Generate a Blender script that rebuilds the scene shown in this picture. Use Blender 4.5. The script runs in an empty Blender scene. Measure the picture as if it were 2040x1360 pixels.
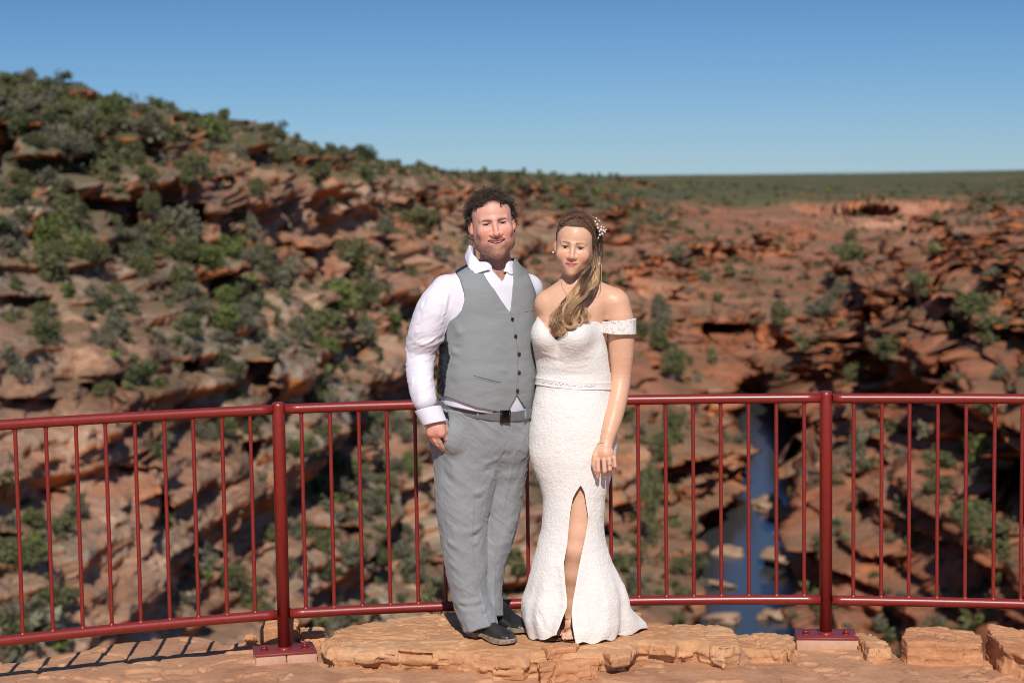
import bpy, math, random
import numpy as np
from mathutils import Vector, Matrix
from mathutils.bvhtree import BVHTree

scene = bpy.context.scene
COL = scene.collection
rng = np.random.default_rng(11)
random.seed(11)

# ------------------------------------------------------------------ camera, sky, sun, exposure
FPX = 3700.0            # focal length in photo pixels (photo is 2040 wide)
CZ = 1.857              # eye height above the rock slab the couple stand on
PITCH = math.radians(5.10)
ROLL = 0.014
cam_data = bpy.data.cameras.new("camera")
cam_data.sensor_width = 36.0
cam_data.lens = 36.0 * FPX / 2040.0
cam_data.clip_start = 0.1
cam_data.clip_end = 20000.0
cam_data.dof.use_dof = True
cam_data.dof.focus_distance = 7.33
cam_data.dof.aperture_fstop = 3.2
cam = bpy.data.objects.new("camera", cam_data)
COL.objects.link(cam)
F_ = Vector((0, math.cos(PITCH), -math.sin(PITCH)))
U0 = Vector((0, math.sin(PITCH), math.cos(PITCH)))
R0 = Vector((1, 0, 0))
RI = R0 * math.cos(ROLL) - U0 * math.sin(ROLL)
UI = R0 * math.sin(ROLL) + U0 * math.cos(ROLL)
mw = Matrix((( RI.x, UI.x, -F_.x, 0), (RI.y, UI.y, -F_.y, 0), (RI.z, UI.z, -F_.z, CZ), (0, 0, 0, 1)))
cam.matrix_world = mw
scene.camera = cam

SUN_EL = math.radians(40.0)
SUN_AZ = math.radians(2.0)      # sun almost straight behind the photographer
sun_dir = Vector((math.sin(SUN_AZ) * math.cos(SUN_EL), -math.cos(SUN_AZ) * math.cos(SUN_EL), math.sin(SUN_EL)))
sl = bpy.data.lights.new("sun", 'SUN')
sl.energy = 4.3
sl.angle = math.radians(0.53)
sl.color = (1.0, 0.93, 0.84)
so = bpy.data.objects.new("sun", sl)
so.rotation_euler = sun_dir.to_track_quat('Z', 'Y').to_euler()
COL.objects.link(so)
world = bpy.data.worlds.new("World")
scene.world = world
world.use_nodes = True
wn = world.node_tree
wn.nodes.clear()
sky = wn.nodes.new('ShaderNodeTexSky')
sky.sky_type = 'NISHITA'
sky.sun_disc = False
sky.sun_elevation = SUN_EL
sky.sun_rotation = math.pi - SUN_AZ
sky.altitude = 300
sky.air_density = 1.0
sky.dust_density = 0.0
sky.ozone_density = 4.0
bg = wn.nodes.new('ShaderNodeBackground')
bg.inputs['Strength'].default_value = 0.085
wo = wn.nodes.new('ShaderNodeOutputWorld')
tint = wn.nodes.new('ShaderNodeMix'); tint.data_type = 'RGBA'; tint.blend_type = 'MULTIPLY'
tint.inputs[0].default_value = 1.0
wtc = wn.nodes.new('ShaderNodeTexCoord'); wsx = wn.nodes.new('ShaderNodeSeparateXYZ'); wrp = wn.nodes.new('ShaderNodeValToRGB')
wn.links.new(wtc.outputs['Generated'], wsx.inputs[0]); wn.links.new(wsx.outputs[2], wrp.inputs[0])
for e_, (p_, c_) in zip((wrp.color_ramp.elements[0], wrp.color_ramp.elements[1], wrp.color_ramp.elements.new(0.1)),
                        ((0.0, (0.41, 0.62, 0.99, 1)), (0.5, (0.60, 0.74, 0.95, 1)), (0.1, (0.29, 0.455, 0.70, 1)))):
    e_.position = p_; e_.color = c_
wn.links.new(wrp.outputs[0], tint.inputs[7])
wn.links.new(sky.outputs[0], tint.inputs[6])
wn.links.new(tint.outputs[2], bg.inputs[0])
wn.links.new(bg.outputs[0], wo.inputs[0])
scene.view_settings.view_transform = 'Standard'
scene.view_settings.look = 'None'
scene.view_settings.exposure = 0.0
scene.view_settings.gamma = 1.0
scene.cycles.pixel_filter_type = 'BLACKMAN_HARRIS'
scene.cycles.filter_width = 0.95
scene.cycles.use_denoising = True
scene.cycles.denoising_input_passes = 'RGB_ALBEDO_NORMAL'
scene.cycles.denoising_prefilter = 'ACCURATE'
scene.cycles.adaptive_threshold = 0.005
scene.cycles.max_bounces = 6
scene.cycles.diffuse_bounces = 3
scene.cycles.glossy_bounces = 3
scene.cycles.transparent_max_bounces = 6

# ------------------------------------------------------------------ helpers
aF, aR, aU = np.array(F_), np.array(RI), np.array(UI)
CAM = np.array((0.0, 0.0, CZ))

def ray(px, py):
    return aF * FPX + aR * (px - 1020.0) + aU * (680.0 - py)

def at(px, py, y):
    """world point seen at photo pixel (px,py) standing at world depth y"""
    d = ray(px, py)
    return CAM + d * (y / d[1])

def atz(px, py, z):
    d = ray(px, py)
    return CAM + d * ((z - CZ) / d[2])

def atr(px, py, r):
    d = ray(px, py)
    return CAM + d * (r / math.hypot(d[0], d[1]))

def proj(P):
    P = np.asarray(P, float) - CAM
    w = P @ aF
    return 1020 + FPX * (P @ aR) / w, 680 - FPX * (P @ aU) / w

def tag(o, label=None, cat=None, group=None, kind=None):
    if label: o['label'] = label
    if cat: o['category'] = cat
    if group: o['group'] = group
    if kind: o['kind'] = kind
    return o

def empty(name, loc, label=None, cat=None, group=None):
    o = bpy.data.objects.new(name, None)
    o.empty_display_size = 0.1
    o.location = loc
    COL.objects.link(o)
    return tag(o, label, cat, group)

def make(name, V, F, mat=None, parent=None, smooth=True, cols=None, F3=None):
    """mesh object from vertex array and quad array (world coordinates, origin handling by parent)"""
    V = np.ascontiguousarray(V, dtype=np.float64).reshape(-1, 3)
    F = np.asarray(F, dtype=np.int64).reshape(-1, 4) if F is not None and len(F) else np.zeros((0, 4), np.int64)
    T = np.asarray(F3, dtype=np.int64).reshape(-1, 3) if F3 is not None and len(F3) else np.zeros((0, 3), np.int64)
    me = bpy.data.meshes.new(name)
    if parent is not None:
        V = V - np.array(parent_loc(parent))
    me.vertices.add(len(V))
    me.vertices.foreach_set('co', V.ravel())
    nl = F.size + T.size
    me.loops.add(nl)
    me.loops.foreach_set('vertex_index', np.concatenate([F.ravel(), T.ravel()]).astype(np.int32))
    me.polygons.add(len(F) + len(T))
    st = np.concatenate([np.arange(len(F)) * 4, F.size + np.arange(len(T)) * 3]).astype(np.int32)
    me.polygons.foreach_set('loop_start', st)
    me.update(calc_edges=True)
    me.validate()
    if smooth:
        me.polygons.foreach_set('use_smooth', np.ones(len(me.polygons), bool))
    if cols is not None:
        ca = me.color_attributes.new('Col', 'FLOAT_COLOR', 'POINT')
        c4 = np.ones((len(V), 4), np.float32)
        c4[:, :3] = cols
        ca.data.foreach_set('color', c4.ravel())
    if mat is not None:
        me.materials.append(mat)
    o = bpy.data.objects.new(name, me)
    COL.objects.link(o)
    if parent is not None:
        o.parent = parent
    return o

def parent_loc(p):
    l = Vector((0, 0, 0))
    while p is not None:
        l = l + p.location
        p = p.parent
    return l

def _hash(ix, iy, iz, seed):
    with np.errstate(over='ignore'):
        h = (ix.astype(np.uint32) * np.uint32(374761393) + iy.astype(np.uint32) * np.uint32(668265263)
             + iz.astype(np.uint32) * np.uint32(2147483647 - 1274126177 % 2147483647) + np.uint32(seed * 1013904223 & 0xffffffff))
        h = (h ^ (h >> np.uint32(13))) * np.uint32(1274126177)
        h = (h ^ (h >> np.uint32(16))) * np.uint32(2246822519)
        h = h ^ (h >> np.uint32(13))
    return h.astype(np.float64) / 4294967295.0

def noise3(P, s=1.0, seed=0):
    """value noise in -1..1"""
    P = np.asarray(P, float) / s
    if P.shape[-1] == 2:
        P = np.concatenate([P, np.zeros(P.shape[:-1] + (1,))], -1)
    I = np.floor(P)
    f = P - I
    f = f * f * f * (f * (f * 6 - 15) + 10)
    I = I.astype(np.int64) & 0xffffffff
    x, y, z = I[..., 0], I[..., 1], I[..., 2]
    r = 0
    for dx in (0, 1):
        wx = f[..., 0] if dx else 1 - f[..., 0]
        for dy in (0, 1):
            wy = f[..., 1] if dy else 1 - f[..., 1]
            for dz in (0, 1):
                wz = f[..., 2] if dz else 1 - f[..., 2]
                r = r + wx * wy * wz * _hash(x + dx, y + dy, z + dz, seed)
    return r * 2 - 1

def fbm(P, s=1.0, oct=4, seed=0, gain=0.5, ridged=False):
    P = np.asarray(P, float)
    a, tot, r = 1.0, 0.0, 0.0
    for k in range(oct):
        n = noise3(P, s, seed + k * 17)
        if ridged: n = 1 - 2 * np.abs(n)
        r = r + a * n
        tot += a
        a *= gain
        s *= 0.49
    return r / tot

def blocks(P, s, seed=0, warp=0.35, oct=2):
    """angular jointed blocks: one random value per cell of a tilted, warped joint grid, -1..1"""
    s = np.asarray(s, float); tot = 0; a = 1.0; n = 0
    c, d = math.cos(0.5 + seed), math.sin(0.5 + seed)
    for k in range(oct):
        Q = np.stack([P[..., 0] * c - P[..., 1] * d, P[..., 0] * d + P[..., 1] * c, P[..., 2]], -1)
        w = np.stack([noise3(P, s[0] * 2.6, seed + 1), noise3(P, s[0] * 2.6, seed + 2), 0.5 * noise3(P, s[0] * 4, seed + 3)], -1)
        Q = (Q + w * warp * s[0]) / s
        # brick offset row by row
        row = np.floor(Q[..., 2]).astype(np.int64) & 0xffffffff
        Q = Q + np.stack([_hash(row, row * 0, row * 0, seed + 4), _hash(row, row * 0 + 5, row * 0, seed + 4), 0 * Q[..., 0]], -1)
        I = np.floor(Q).astype(np.int64) & 0xffffffff
        tot = tot + a * (_hash(I[..., 0], I[..., 1], I[..., 2], seed + 5) * 2 - 1); n += a
        a *= 0.5; s = s * 0.42; seed += 11
    return tot / n

def sstep(x, a, b):
    t = np.clip((x - a) / (b - a), 0, 1)
    return t * t * (3 - 2 * t)

def frame(d, ref=(0, 0, 1)):
    d = np.asarray(d, float); d = d / np.linalg.norm(d)
    ref = np.asarray(ref, float)
    if abs(d @ ref) > 0.95: ref = np.array((0, 1.0, 0)) if abs(d[1]) < 0.9 else np.array((1.0, 0, 0))
    a = np.cross(d, ref); a /= np.linalg.norm(a)
    b = np.cross(a, d)
    return a, b

def tube(pts, rad, n=12, caps=True):
    """V,F of a tube along a polyline; rad scalar or list"""
    pts = np.asarray(pts, float)
    m = len(pts)
    rad = np.broadcast_to(np.asarray(rad, float), (m,))
    tg = np.gradient(pts, axis=0)
    tg /= np.linalg.norm(tg, axis=1, keepdims=True) + 1e-12
    a, b = frame(tg[0])
    th = np.arange(n) * 2 * math.pi / n
    V = []
    for i in range(m):
        a = a - tg[i] * (a @ tg[i]); a /= np.linalg.norm(a) + 1e-12
        b = np.cross(tg[i], a)
        V.append(pts[i] + rad[i] * (np.cos(th)[:, None] * a + np.sin(th)[:, None] * b))
    V = np.concatenate(V)
    i, j = np.meshgrid(np.arange(m - 1), np.arange(n), indexing='ij')
    F = np.stack([i * n + j, i * n + (j + 1) % n, (i + 1) * n + (j + 1) % n, (i + 1) * n + j], -1).reshape(-1, 4)
    T = []
    if caps:
        c0, c1 = len(V), len(V) + 1
        V = np.concatenate([V, pts[:1], pts[-1:]])
        for k in range(n):
            T.append((c0, (k + 1) % n, k))
            T.append((c1, (m - 1) * n + k, (m - 1) * n + (k + 1) % n))
    return V, F, np.array(T, int).reshape(-1, 3)

class MB:
    """collects pieces into one mesh"""
    def __init__(s): s.V = []; s.F = []; s.T = []; s.C = []; s.n = 0
    def add(s, V, F=None, T=None, col=None):
        V = np.asarray(V, float).reshape(-1, 3)
        s.V.append(V)
        if F is not None and len(F): s.F.append(np.asarray(F, int).reshape(-1, 4) + s.n)
        if T is not None and len(T): s.T.append(np.asarray(T, int).reshape(-1, 3) + s.n)
        if col is not None: s.C.append(np.broadcast_to(np.asarray(col, float), (len(V), 3)))
        s.n += len(V)
        return s
    def tube(s, pts, rad, n=12, caps=True, col=None):
        V, F, T = tube(pts, rad, n, caps); return s.add(V, F, T, col)
    def box(s, c, size, rot=None, col=None, bev=0.0):
        c = np.asarray(c, float); h = np.asarray(size, float) / 2
        if bev <= 0:
            V = np.array([(x, y, z) for x in (-1, 1) for y in (-1, 1) for z in (-1, 1)], float) * h
            F = np.array([(0, 1, 3, 2), (4, 6, 7, 5), (0, 4, 5, 1), (2, 3, 7, 6), (0, 2, 6, 4), (1, 5, 7, 3)])
            T = None
        else:
            V = []; idx = {}
            for x in (-1, 1):
                for y in (-1, 1):
                    for z in (-1, 1):
                        for ax in range(3):
                            p = np.array((x, y, z), float) * (h - bev); p[ax] = (x, y, z)[ax] * h[ax]
                            idx[(x, y, z, ax)] = len(V); V.append(p)
            V = np.array(V); F = []; T = []
            for ax in range(3):
                for sg in (-1, 1):
                    o = [a for a in range(3) if a != ax]; q = []
                    for (u, v) in ((-1, -1), (1, -1), (1, 1), (-1, 1)):
                        k = [0, 0, 0]; k[ax] = sg; k[o[0]] = u; k[o[1]] = v; q.append(idx[(*k, ax)])
                    F.append(q)
            for ax in range(3):
                o = [a for a in range(3) if a != ax]
                for u in (-1, 1):
                    for v in (-1, 1):
                        k0 = [0, 0, 0]; k0[o[0]] = u; k0[o[1]] = v; k1 = list(k0); k0[ax] = -1; k1[ax] = 1
                        F.append([idx[(*k0, o[0])], idx[(*k0, o[1])], idx[(*k1, o[1])], idx[(*k1, o[0])]])
            for x in (-1, 1):
                for y in (-1, 1):
                    for z in (-1, 1):
                        T.append([idx[(x, y, z, 0)], idx[(x, y, z, 1)], idx[(x, y, z, 2)]])
        if rot is not None: V = V @ np.asarray(rot).T
        return s.add(V + c, F, T, col)
    def build(s, name, mat=None, parent=None, smooth=False, cols=False, fix=False):
        V = np.concatenate(s.V)
        F = np.concatenate(s.F) if s.F else None
        T = np.concatenate(s.T) if s.T else None
        o = make(name, V, F, mat, parent, smooth, np.concatenate(s.C) if s.C else None, T)
        return recalc(o) if fix else o

def recalc(o):
    import bmesh
    bm = bmesh.new(); bm.from_mesh(o.data)
    bmesh.ops.recalc_face_normals(bm, faces=bm.faces)
    bm.to_mesh(o.data); bm.free()
    return o

# ---- materials
class NT:
    def __init__(s, name):
        s.m = bpy.data.materials.new(name); s.m.use_nodes = True
        s.t = s.m.node_tree; s.b = s.t.nodes['Principled BSDF']
    def n(s, typ, **kw):
        nd = s.t.nodes.new(typ)
        for k, v in kw.items():
            if k in nd.inputs: nd.inputs[k].default_value = v
            else: setattr(nd, k, v)
        return nd
    def l(s, a, b): s.t.links.new(a, b)
    def noise(s, scale, detail=4, rough=0.55, vec=None, typ='FBM', dist=0.0):
        nd = s.n('ShaderNodeTexNoise'); nd.inputs['Scale'].default_value = scale
        nd.inputs['Detail'].default_value = detail; nd.inputs['Roughness'].default_value = rough
        nd.inputs['Distortion'].default_value = dist
        if vec is not None: s.l(vec, nd.inputs['Vector'])
        return nd
    def coord(s, scale=(1, 1, 1), rot=(0, 0, 0), kind='Object'):
        tc = s.n('ShaderNodeTexCoord'); mp = s.n('ShaderNodeMapping')
        mp.inputs['Scale'].default_value = scale; mp.inputs['Rotation'].default_value = rot
        s.l(tc.outputs[kind], mp.inputs['Vector']); return mp.outputs[0]
    def ramp(s, fac, stops):
        r = s.n('ShaderNodeValToRGB'); e = r.color_ramp.elements
        while len(e) < len(stops): e.new(0.5)
        for i, (p, c) in enumerate(stops):
            e[i].position = p; e[i].color = (*c, 1) if len(c) == 3 else c
        s.l(fac, r.inputs[0]); return r.outputs[0]
    def mix(s, fac, a, b, mode='MIX'):
        mx = s.n('ShaderNodeMix', data_type='RGBA', blend_type=mode)
        for v, i in ((fac, 0), (a, 6), (b, 7)):
            if hasattr(v, 'is_linked') or hasattr(v, 'links'): s.l(v, mx.inputs[i])
            elif isinstance(v, (int, float)): mx.inputs[i].default_value = v
            else: mx.inputs[i].default_value = (*v, 1)
        return mx.outputs[2]
    def bump(s, h, strength=0.3, dist=0.01, prev=None):
        b = s.n('ShaderNodeBump'); b.inputs['Strength'].default_value = strength
        b.inputs['Distance'].default_value = dist
        s.l(h, b.inputs['Height'])
        if prev is not None: s.l(prev, b.inputs['Normal'])
        return b.outputs[0]
    def set(s, **kw):
        for k, v in kw.items():
            k = k.replace('_', ' ')
            if hasattr(v, 'links'): s.l(v, s.b.inputs[k])
            elif isinstance(v, tuple) and len(v) == 3 and 'olor' in k: s.b.inputs[k].default_value = (*v, 1)
            else: s.b.inputs[k].default_value = v
        return s.m
    def attr(s, name='Col'):
        a = s.n('ShaderNodeAttribute'); a.attribute_name = name; return a.outputs['Color']

def srgb(r, g, b):
    f = lambda c: (c / 255 / 12.92) if c / 255 <= 0.04045 else ((c / 255 + 0.055) / 1.055) ** 2.4
    return (f(r), f(g), f(b))

# ------------------------------------------------------------------ implicit surfaces
def ell(P, c, r, R=None):
    q = P - np.asarray(c, float)
    if R is not None: q = q @ np.asarray(R)
    r = np.asarray(r, float)
    k0 = np.sqrt(((q / r) ** 2).sum(-1)) + 1e-9
    k1 = np.sqrt(((q / (r * r)) ** 2).sum(-1)) + 1e-9
    return k0 * (k0 - 1) / k1
def cone(P, a, b, ra, rb):
    a = np.asarray(a, float); b = np.asarray(b, float); d = b - a; L = d @ d + 1e-12
    t = np.clip(((P - a) @ d) / L, 0, 1)
    return np.linalg.norm(P - a - t[:, None] * d, axis=1) - (ra + (rb - ra) * t)
def dense(pts, rads, n=22):
    """smooth curve through joints"""
    pts = np.asarray(pts, float); L = np.concatenate([[0], np.cumsum(np.linalg.norm(np.diff(pts, axis=0), axis=1))]); q = np.linspace(0, L[-1], n)
    return [np.array([cub(np.array([a]), L, pts[:, k])[0] for k in range(3)]) for a in q], [float(cub(np.array([a]), L, rads)[0]) for a in q]
def chain(P, pts, rads, k=0.0):
    r = None
    for i in range(len(pts) - 1):
        c = cone(P, pts[i], pts[i + 1], rads[i], rads[i + 1])
        r = c if r is None else (smin(r, c, k) if k > 0 else np.minimum(r, c))
    return r
def smin(a, b, k):
    h = np.clip(0.5 + 0.5 * (b - a) / k, 0, 1)
    return b + (a - b) * h - k * h * (1 - h)
def smax(a, b, k): return -smin(-a, -b, k)
def RZm(deg):
    a = math.radians(deg); return np.array(((math.cos(a), -math.sin(a), 0), (math.sin(a), math.cos(a), 0), (0, 0, 1)))
def RYm(deg):
    a = math.radians(deg); return np.array(((math.cos(a), 0, math.sin(a)), (0, 1, 0), (-math.sin(a), 0, math.cos(a))))
def RXm(deg):
    a = math.radians(deg); return np.array(((1, 0, 0), (0, math.cos(a), -math.sin(a)), (0, math.sin(a), math.cos(a))))
def cub(z, kz, kv):
    """smooth (monotone cubic) interpolation"""
    kz = np.asarray(kz, float); kv = np.asarray(kv, float)
    o = np.argsort(kz); kz = kz[o]; kv = kv[o]
    h = np.diff(kz); dl = np.diff(kv) / h
    m = np.zeros(len(kz)); m[1:-1] = np.where(dl[:-1] * dl[1:] > 0, 2 * dl[:-1] * dl[1:] / (dl[:-1] + dl[1:] + 1e-12 * np.sign(dl[:-1] + dl[1:] + 1e-30)), 0)
    m[0] = dl[0]; m[-1] = dl[-1]
    z = np.clip(z, kz[0], kz[-1])
    i = np.clip(np.searchsorted(kz, z, side='right') - 1, 0, len(h) - 1)
    t = (z - kz[i]) / h[i]
    return ((1 + 2 * t) * (1 - t) ** 2) * kv[i] + t * (1 - t) ** 2 * h[i] * m[i] + t * t * (3 - 2 * t) * kv[i + 1] + t * t * (t - 1) * h[i] * m[i + 1]
def vtube(P, kz, cx, cy, rx, ry, p=2.0):
    """near-vertical tube of (super)elliptic sections given at heights kz"""
    z = P[:, 2]
    X = P[:, 0] - cub(z, kz, cx); Y = P[:, 1] - cub(z, kz, cy)
    a = cub(z, kz, rx); b = cub(z, kz, ry)
    k0 = ((np.abs(X) / a) ** p + (np.abs(Y) / b) ** p) ** (1 / p) + 1e-9
    d = (k0 - 1) * np.minimum(a, b) * (0.5 + 0.5 * np.sqrt((X / a) ** 2 + (Y / b) ** 2 + 1e-9) / (np.sqrt((X / a ** 2) ** 2 + (Y / b ** 2) ** 2) * np.minimum(a, b) + 1e-9)).clip(0.5, 2.5)
    lo, hi = min(kz), max(kz)
    return np.maximum(d, np.maximum(lo - z, z - hi))
def seg_d(P, a, b):
    a = np.asarray(a, float); b = np.asarray(b, float); d = b - a
    t = np.clip(((P - a) @ d) / (d @ d + 1e-12), 0, 1)
    return np.linalg.norm(P - a - t[:, None] * d, axis=1), t
def nets(f, lo, hi, h, B=16, slack=2.2):
    """naive surface nets over a block-sparse grid -> vertices, quads"""
    lo = np.asarray(lo, float); hi = np.asarray(hi, float)
    nb = np.maximum(1, np.ceil((hi - lo) / (h * B)).astype(int)); n = nb * B
    bc = np.stack(np.meshgrid(*[np.arange(k) for k in nb], indexing='ij'), -1).reshape(-1, 3)
    cen = lo + (bc + 0.5) * B * h
    fc = np.concatenate([f(cen[s:s + 100000]) for s in range(0, len(cen), 100000)])
    G = np.ones(tuple(n), np.float32)
    act = np.abs(fc) < 0.5 * math.sqrt(3) * B * h * slack
    for b in bc[(~act) & (fc < 0)]:
        G[b[0] * B:(b[0] + 1) * B, b[1] * B:(b[1] + 1) * B, b[2] * B:(b[2] + 1) * B] = -1
    o = np.stack(np.meshgrid(*[np.arange(B)] * 3, indexing='ij'), -1).reshape(-1, 3)
    ab = bc[act]
    for s in range(0, len(ab), 48):
        q = ab[s:s + 48]
        I = (q[:, None] * B + o[None]).reshape(-1, 3)
        G[I[:, 0], I[:, 1], I[:, 2]] = f(lo + I * h)
    S = G < 0
    m = np.zeros(tuple(n - 1), np.uint8)
    for dx in (0, 1):
        for dy in (0, 1):
            for dz in (0, 1):
                m += S[dx:n[0] - 1 + dx, dy:n[1] - 1 + dy, dz:n[2] - 1 + dz]
    cell = np.argwhere((m > 0) & (m < 8))
    idx = np.full(tuple(n - 1), -1, np.int64); idx[cell[:, 0], cell[:, 1], cell[:, 2]] = np.arange(len(cell))
    acc = np.zeros((len(cell), 3)); cnt = np.zeros(len(cell))
    cor = [(0, 0, 0), (1, 0, 0), (0, 1, 0), (1, 1, 0), (0, 0, 1), (1, 0, 1), (0, 1, 1), (1, 1, 1)]
    val = [G[cell[:, 0] + c[0], cell[:, 1] + c[1], cell[:, 2] + c[2]].astype(float) for c in cor]
    for i in range(8):
        for j in range(i + 1, 8):
            d = np.array(cor[j]) - np.array(cor[i])
            if np.abs(d).sum() != 1: continue
            cr = (val[i] < 0) != (val[j] < 0)
            t = np.where(cr, val[i] / (val[i] - val[j] + 1e-20), 0)
            acc += np.where(cr[:, None], np.array(cor[i]) + t[:, None] * d, 0); cnt += cr
    V = lo + (cell + acc / cnt[:, None]) * h
    Q = []
    for ax in range(3):
        o1, o2 = [a for a in range(3) if a != ax]
        sl0 = [slice(1, n[0] - 1), slice(1, n[1] - 1), slice(1, n[2] - 1)]; sl0[ax] = slice(0, n[ax] - 1)
        sl1 = list(sl0); sl1[ax] = slice(1, n[ax])
        a_, b_ = S[tuple(sl0)], S[tuple(sl1)]
        E = np.argwhere(a_ != b_)
        off = np.ones(3, int); off[ax] = 0; E = E + off
        ins = S[E[:, 0], E[:, 1], E[:, 2]]
        def g(da, db):
            c = E.copy(); c[:, o1] += da; c[:, o2] += db
            return idx[c[:, 0], c[:, 1], c[:, 2]]
        q = np.stack([g(-1, -1), g(0, -1), g(0, 0), g(-1, 0)], 1)
        flip = ins if ax != 1 else ~ins
        q[~flip] = q[~flip][:, ::-1]
        Q.append(q)
    Q = np.concatenate(Q); Q = Q[(Q >= 0).all(1)]
    return V, Q
def grad(f, V, e=0.002):
    G = np.stack([f(V + np.eye(3)[k] * e) - f(V - np.eye(3)[k] * e) for k in range(3)], 1)
    return G / (np.linalg.norm(G, axis=1, keepdims=True) + 1e-12)
def poly_d(x, y, poly):
    """signed distance to a 2-D polygon (negative inside)"""
    poly = np.asarray(poly, float); d = np.full(x.shape, 1e9); ins = np.zeros(x.shape, bool)
    for a, b in zip(poly, np.roll(poly, -1, 0)):
        e = b - a; t = np.clip(((x - a[0]) * e[0] + (y - a[1]) * e[1]) / (e @ e + 1e-12), 0, 1)
        d = np.minimum(d, np.hypot(x - a[0] - t * e[0], y - a[1] - t * e[1]))
        c = ((a[1] > y) != (b[1] > y)) & (x < (b[0] - a[0]) * (y - a[1]) / (b[1] - a[1] + 1e-12) + a[0])
        ins ^= c
    return np.where(ins, -d, d)
# ------------------------------------------------------------------ terrain: the gorge
# control points: photo pixel + horizontal distance in metres, turned into real world heights
_cp = []
def C(px, py, r):
    P = atr(px, py, r); _cp.append((math.atan2(P[0], P[1]), math.log(r), P[2]))
def CW(deg, r, z): _cp.append((math.radians(deg), math.log(r), z))
# near drop below the lookout
for dg in (-20, -10, 0, 10, 20):
    CW(dg, 7, -4.0); CW(dg, 14, -9.0); CW(dg, 30, -19.0)
# left hillside
for px, pts in {
    -300: [(1280, 68), (1000, 74), (800, 82), (600, 92), (400, 106), (215, 128), (186, 145), (188, 220)],
    0: [(1280, 70), (1100, 76), (900, 82), (800, 88), (600, 98), (400, 115), (236, 135), (208, 150), (204, 220)],
    250: [(1280, 76), (1000, 84), (800, 94), (600, 108), (400, 132), (275, 160), (246, 178), (250, 260)],
    500: [(1280, 88), (1000, 98), (800, 110), (600, 130), (420, 165), (318, 200), (287, 225), (292, 330)],
    700: [(1280, 105), (1050, 118), (850, 138), (650, 170), (480, 210), (368, 260), (330, 295), (336, 430)],
    850: [(1280, 120), (1050, 136), (850, 165), (650, 210), (500, 265), (400, 330), (343, 430)],
    1020: [(1280, 132), (1050, 155), (850, 190), (650, 260), (500, 350), (400, 470), (340, 900)],
    1250: [(1250, 146), (1050, 172), (850, 215), (700, 280), (560, 380), (450, 520), (375, 800), (353, 1800)]}.items():
    for py, r in pts: C(px, py, r)
for py, r in [(1280, 68), (1000, 76), (800, 86), (600, 98), (400, 112), (215, 134), (186, 160), (188, 240)]:
    CW(-39, r, atr(-300, py, r)[2]); CW(-29, r * 0.97, atr(-300, py, r)[2] + 1)
for py, r in [(1280, 104), (1000, 114), (800, 134), (640, 152), (500, 210), (420, 320), (380, 480)]:
    CW(39, r, atr(2350, py, r)[2]); CW(29, r, atr(2350, py, r)[2])
for dg in (-39, 39): CW(dg, 7, -4.0); CW(dg, 14, -9.0); CW(dg, 30, -19.0); CW(dg, 1200, 3.0); CW(dg, 4500, 1.0)
RZ = -40.0
# gorge floor beyond the river bend, then the far walls
for px, py, r in [(1400, 1050, 192), (1330, 900, 215), (1420, 760, 288), (1480, 690, 330), (1560, 620, 385), (1500, 560, 460), (1400, 500, 520),
                  (1640, 560, 430), (1640, 500, 560), (1600, 450, 760), (1680, 470, 720), (1740, 452, 860), (1740, 400, 930), (1850, 400, 940),
                  (1600, 395, 950), (1450, 395, 900), (1700, 372, 1500), (1500, 362, 2200), (1850, 366, 1700),
                  (2000, 350, 2500), (1500, 352, 4500), (1750, 350, 4800), (2100, 340, 4800), (1250, 352, 4500),
                  (1020, 354, 3500), (700, 372, 900), (700, 366, 2500)]:
    C(px, py, r)
# right side
for px, pts in {
    1700: [(1280, 150), (1150, 158), (1000, 175), (880, 195), (780, 225), (700, 262), (600, 330), (520, 420)],
    1850: [(1280, 135), (1100, 148), (950, 165), (820, 186), (740, 205), (640, 216), (560, 262), (480, 360), (430, 520)],
    2040: [(1280, 118), (1100, 126), (950, 138), (850, 152), (760, 172), (640, 180), (540, 220), (470, 300), (420, 420), (385, 620)],
    2350: [(1280, 108), (1000, 118), (800, 140), (640, 160), (500, 220), (420, 330), (380, 500)]}.items():
    for py, r in pts: C(px, py, r)
for dg in (-24, 24): CW(dg, 4500, 1.0); CW(dg, 1500, 1.0)
CW(-24, 400, 12); CW(-12, 400, 8); CW(-12, 900, 4); CW(-24, 900, 6)
cp = np.array(_cp)
KU = 6.0
def _phi(d2): return 0.5 * d2 * np.log(d2 + 1e-9)
X = np.stack([cp[:, 0] * KU, cp[:, 1]], 1)
n = len(X)
K = _phi(((X[:, None] - X[None]) ** 2).sum(-1)) + np.eye(n) * 0.004
Pm = np.concatenate([np.ones((n, 1)), X], 1)
A = np.block([[K, Pm], [Pm.T, np.zeros((3, 3))]])
# interpolate height normalised by distance so far points do not dominate
SC = np.exp(cp[:, 1]) ** 0.75
sol = np.linalg.solve(A, np.concatenate([(cp[:, 2] / SC), np.zeros(3)]))
AZ0, AZ1 = math.radians(-38), math.radians(38)
gu = np.linspace(AZ0 - 0.01, AZ1 + 0.01, 380)
gv = np.linspace(math.log(6.0), math.log(9000), 420)
GU, GV = np.meshgrid(gu, gv, indexing='ij')
Q = np.stack([GU.ravel() * KU, GV.ravel()], 1)
Zg = np.zeros(len(Q))
for s in range(0, len(Q), 20000):
    q = Q[s:s + 20000]
    Zg[s:s + 20000] = _phi(((q[:, None] - X[None]) ** 2).sum(-1)) @ sol[:n] + sol[n] + q @ sol[n + 1:]
Zg = Zg.reshape(GU.shape) * np.exp(GV) ** 0.75

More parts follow.
